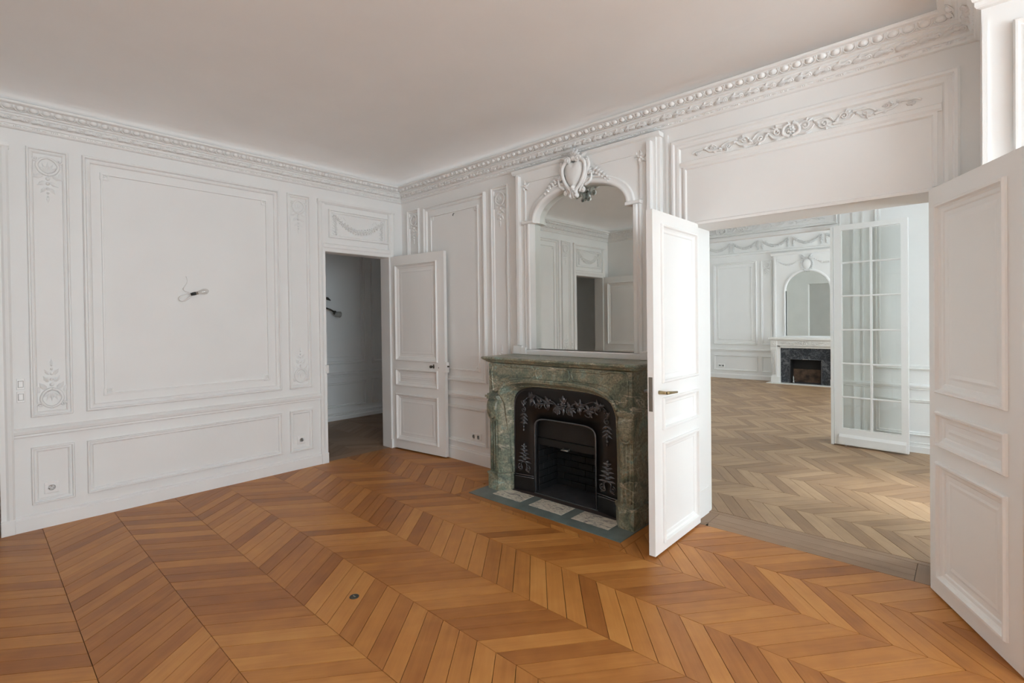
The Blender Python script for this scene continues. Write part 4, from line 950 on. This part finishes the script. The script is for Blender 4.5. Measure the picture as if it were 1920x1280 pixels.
sl = MB(); sl.box(-.465, -.285, .012, .752, .02, .245).box(.285, .465, .012, .752, .02, .245).box(-.285, .285, .51, .752, .02, .245); sl.build('dark_slips', M_BLACKMARBLE, wfp)
put('slip_carving', orn('slip_frieze', orn_frieze, .62, .11, .012, 3), M_BLACKMARBLE, wfp, 0, .65, .245)
MB().frame(-.30, .0, .30, .525, [(0, 0), (0, .012), (.012, .014), (.018, 0)], .245).build('opening_rim', M_IRONR, wfp)
MB().box(-.28, .28, .012, .30, .02, .045).build('burnt_fireback', M_BURNT, wfp); MB().box(-.28, .28, .30, .51, .02, .04).build('sooted_back', M_SOOT, wfp)
MB().box(-.285, -.27, .012, .51, .04, .24).build('firebox_side', M_SOOT, wfp); MB().box(.27, .285, .012, .51, .04, .24).build('firebox_side', M_SOOT, wfp); MB().box(-.28, .28, .012, .02, .04, .24).build('ash_bed', M_ASH, wfp)
MB().lathe((-.235, .012, .20), (0, 1, 0), [(0, .03), (.02, .02), (.05, .01), (.11, .014), (.15, .006)], 8).tube([(-.235, .06, .2), (-.235, .05, .06)], .008, 5).build('firedog', M_STEEL, wfp, True)
MB().box(-.05, .05, .515, .523, .245, .262).build('damper_handle', M_STEEL, wfp)
fm = empty('overmantel_mirror', (FX, YF, 0)); tag(fm, 'arched mirror with a medallion above the white far mantel', 'mirror')
Af = [(.410 * math.cos(t), 1.97 + .405 * math.sin(t)) for t in [PI * i / 24 for i in range(25)]]
b_ = MB(); b_.box(-.655, -.41, .975, 1.97, 0, .045).box(.41, .655, .975, 1.97, 0, .045)
k1 = b_.add([(x, v, .045) for x, v in Af]); k2 = b_.add([(.655 - 1.31 * i / 24, 2.79, .045) for i in range(25)])
for i in range(24): b_.face(k1 + i, k2 + i, k2 + i + 1, k1 + i + 1)
q = b_.add([(.655, 1.97, .045), (-.655, 1.97, .045)]); b_.face(k1, q, k2); b_.face(k1 + 24, k2 + 24, q + 1); b_.build('surround_board', M_TRIM, fm)
g_ = MB().poly([(-.41, 1.0), (.41, 1.0)] + Af, .003, .010); g_.build('mirror_glass', M_MIRROR, fm)
MB().sweep([(.41, 1.0)] + Af + [(-.41, 1.0)], [(0, .01), (0, .06), (-.012, .068), (-.04, .066), (-.05, .045)]).build('arch_frame', M_TRIM, fm, True)
MB().box(-.46, .46, .975, 1.005, .0, .065).build('mirror_sill', M_TRIM, fm)
for sg in (-1, 1):
    MB().bbox(*sorted((sg * .600, sg * .640)), .975, 2.72, .045, .070, .004).build('side_moulding', M_TRIM, fm); MB().bbox(*sorted((sg * .655, sg * .675)), .975, 2.78, 0, .030, .004).build('side_pilaster', M_TRIM, fm)
    fe = MB()
    for i in range(11):
        t = i / 10; fe.rosette(sg * (.15 + .42 * t), 2.62 - .10 * math.sin(PI * t) + .02 * t, .014 + .010 * math.sin(PI * t), .018, .046, 5, i)
    fe.rosette(sg * .565, 2.655, .03, .02, .046); fe.build('festoon', M_TRIM, fm, True)
MB().rail(-.70, .70, [(2.745, 0), (2.745, .05), (2.765, .07), (2.79, .09), (2.80, .09), (2.80, 0)]).build('crown_moulding', M_TRIM, fm)
md = MB(); md.blob(0, 2.52, .085, .115, .035, .05, 0, 14)
for i in range(18): a = 2 * PI * i / 18; md.rosette(.105 * math.cos(a), 2.52 + .14 * math.sin(a), .024, .03, .05, 5, a)
for sg in (-1, 1):
    for kk in range(3): md.leaf(sg * .03, 2.66, PI / 2 - sg * (.6 + kk * .45), .10, .04, .03, .05, -sg * .6)
md.build('medallion', M_TRIM, fm, True)

# ------------------------------------------------------------------ small things
def rot_to(o, side): o.rotation_euler = (0, 0, {'left': PI / 2, 'back': 0}[side]); return o
def socket(loc, side, label, n=1, w=.078, grp='white wall sockets'):
    o = rot_to(empty('wall_socket', loc), side); tag(o, label, 'socket', grp)
    W = w * n; MB().bbox(-W / 2, W / 2, -w / 2, w / 2, 0, .010, .003).build('cover_plate', M_PLASTIC, o)
    for i in range(n):
        c = -W / 2 + w * (i + .5); r = MB(); r.lathe((c, 0, .008), (0, 0, 1), [(0, .024), (.004, .024), (.0042, .020), (.002, .019)], 16); s = r.build('socket_well', M_PLASTIC, o)
        h = MB()
        for du, dv in ((-.0095, -.003), (.0095, -.003), (0, .009)): h.blob(c + du, dv, .0028, .0028, .003, .0105, 0, 6)
        h.build('pin_holes', M_SHADE, o)
    return o
socket((.0, -2.976, .270), 'left', 'single wall socket in the small dado panel below the two switches')
socket((.0, -1.198, .275), 'left', 'single wall socket in the small dado panel beside the side doorway')
socket((1.198, 0, .266), 'back', 'double wall socket left of the green fireplace', 2, .066)
socket((.445, YF, .285), 'back', 'double wall socket on the far end wall', 2, .075)
for v, lit, lab in ((1.010, 1, 'white light switch, upper of the two beside the door casing'), (.922, 0, 'white light switch, lower of the two beside the door casing')):
    o = rot_to(empty('light_switch', (0, -3.122, v)), 'left'); tag(o, lab, 'switch', 'light switches by the casing')
    MB().bbox(-.020, .020, -.037, .037, 0, .010, .003).build('cover_plate', M_PLASTIC, o); rk = MB().bbox(-.012, .012, -.021, .021, .009, .015, .003).build('rocker', M_PLASTIC, o)
    MB().frame(-.0135, -.0225, .0135, .0225, [(0, .0100), (.001, .0106), (.0014, .0106), (.0016, .0100)]).build('rocker_gap', M_DARKMETAL, o)
# bare bulb hanging by its wires
bu = rot_to(empty('bare_bulb', (0, -2.095, 1.685)), 'left'); tag(bu, 'bare light bulb on loose wires hanging from the panelled wall', 'light bulb')
MB().tube([(-.005 + p[0], p[1], w) for p, w in zip(catmull([(-.035, .115), (-.028, .07), (-.055, .02), (-.055, -.005), (-.005, -.022)], 5), [.002 + .035 * i / 20 for i in range(21)])], .0032, 5).build('wire', M_PLASTIC, bu, True)
MB().tube([(p[0], p[1], .025) for p in catmull([(-.005, -.022), (-.05, -.035), (-.095, -.06), (-.09, -.085), (-.055, -.085), (-.01, -.045)], 5)], .005, 5).build('wire_loop', M_PLASTIC, bu, True)
MB().lathe((-.018, -.035, .038), (.92, .25, .3), [(0, .011), (.018, .0135), (.036, .0135), (.040, .010)], 10).build('lamp_holder', M_BLACK, bu, True)
MB().lathe((.016, -.026, .049), (.92, .25, .3), [(0, .0105), (.012, .012), (.03, .020), (.055, .026), (.075, .024), (.090, .013), (.095, .003)], 14).build('bulb_glass', M_BULB, bu, True)
MB().lathe((.012, -.027, .048), (.92, .25, .3), [(0, .011), (.020, .0112), (.022, .006)], 10).build('bulb_cap', M_STEEL, bu, True)
# wall lamp in the side room
wlmp = rot_to(empty('wall_lamp', (-1.95, .0, 1.64)), 'left'); tag(wlmp, 'dark bracket wall lamp with a frosted shade in the side room', 'wall lamp')
MB().lathe((-.03, 0, 0), (0, 0, 1), [(0, .05), (.015, .045), (.03, .02), (.05, .012)], 12).build('wall_plate', M_DARKMETAL, wlmp, True)
MB().tube([(-.03, 0, .04), (-.02, -.02, .12), (.06, -.055, .15), (.115, -.085, .15)], .012, 6).build('arm', M_DARKMETAL, wlmp, True)
MB().tube([(-.06, .12, .12), (.02, .10, .15), (.062, .075, .15)], [.012, .02, .006], 6).tube([(-.03, 0, .05), (-.05, .06, .10), (-.06, .12, .12)], .009, 6).build('finial_arm', M_DARKMETAL, wlmp, True)
MB().lathe((.13, -.075, .15), (-.35, -.93, 0), [(-.005, .012), (.012, .018), (.04, .020), (.05, .01)], 8).build('lamp_holder', M_DARKMETAL, wlmp, True)
MB().lathe((.118, -.112, .15), (1, -.12, 0), [(0, .022), (.03, .036), (.085, .044), (.09, .040)], 14).build('lamp_shade', M_SHADE, wlmp, True)
# floor boss, nail, strike plate, pipes
fd = empty('floor_socket', (2.443, -2.042, 0)); tag(fd, 'small round metal floor plate set in the parquet', 'floor plate')
MB().lathe((0, 0, 0), (0, 1, 0), [(-.004, .024), (.002, .024), (.003, .020), (.0022, .017)], 18).build('plate', M_DARKMETAL, fd, True); MB().box(-.010, .010, .0022, .0035, -.003, .003).build('slot_cover', M_STEEL, fd)
nl = empty('wall_hook', (.907, 0, 2.485)); tag(nl, 'small dark hook nailed high on the fireplace wall panel', 'hook')
MB().tube([(0, .012, 0), (.004, .012, .012), (.006, 0, .020), (0, -.012, .018), (-.006, -.006, .016)], .0032, 6).build('hook', M_BLACK, nl, True)
sp_ = rot_to(empty('strike_plate', (0, -.930, .94)), 'left'); tag(sp_, 'white painted strike box on the side doorway casing', 'strike plate'); MB().bbox(-.018, .012, -.042, .042, .018, .034, .003).build('strike_box', M_DOOR, sp_)
for i, z in enumerate((.075, .098)):
    o = MB().tube([(-1.6, z, .03), (1.38, z, .03)], .008, 8).build('heating_pipe', M_DOOR, None, True); place(o, (-1.95, 0, 0), PI / 2)
    tag(o, ('lower white heating pipe along the side room skirting', 'upper white heating pipe along the side room skirting')[i], 'pipe', 'heating pipes')
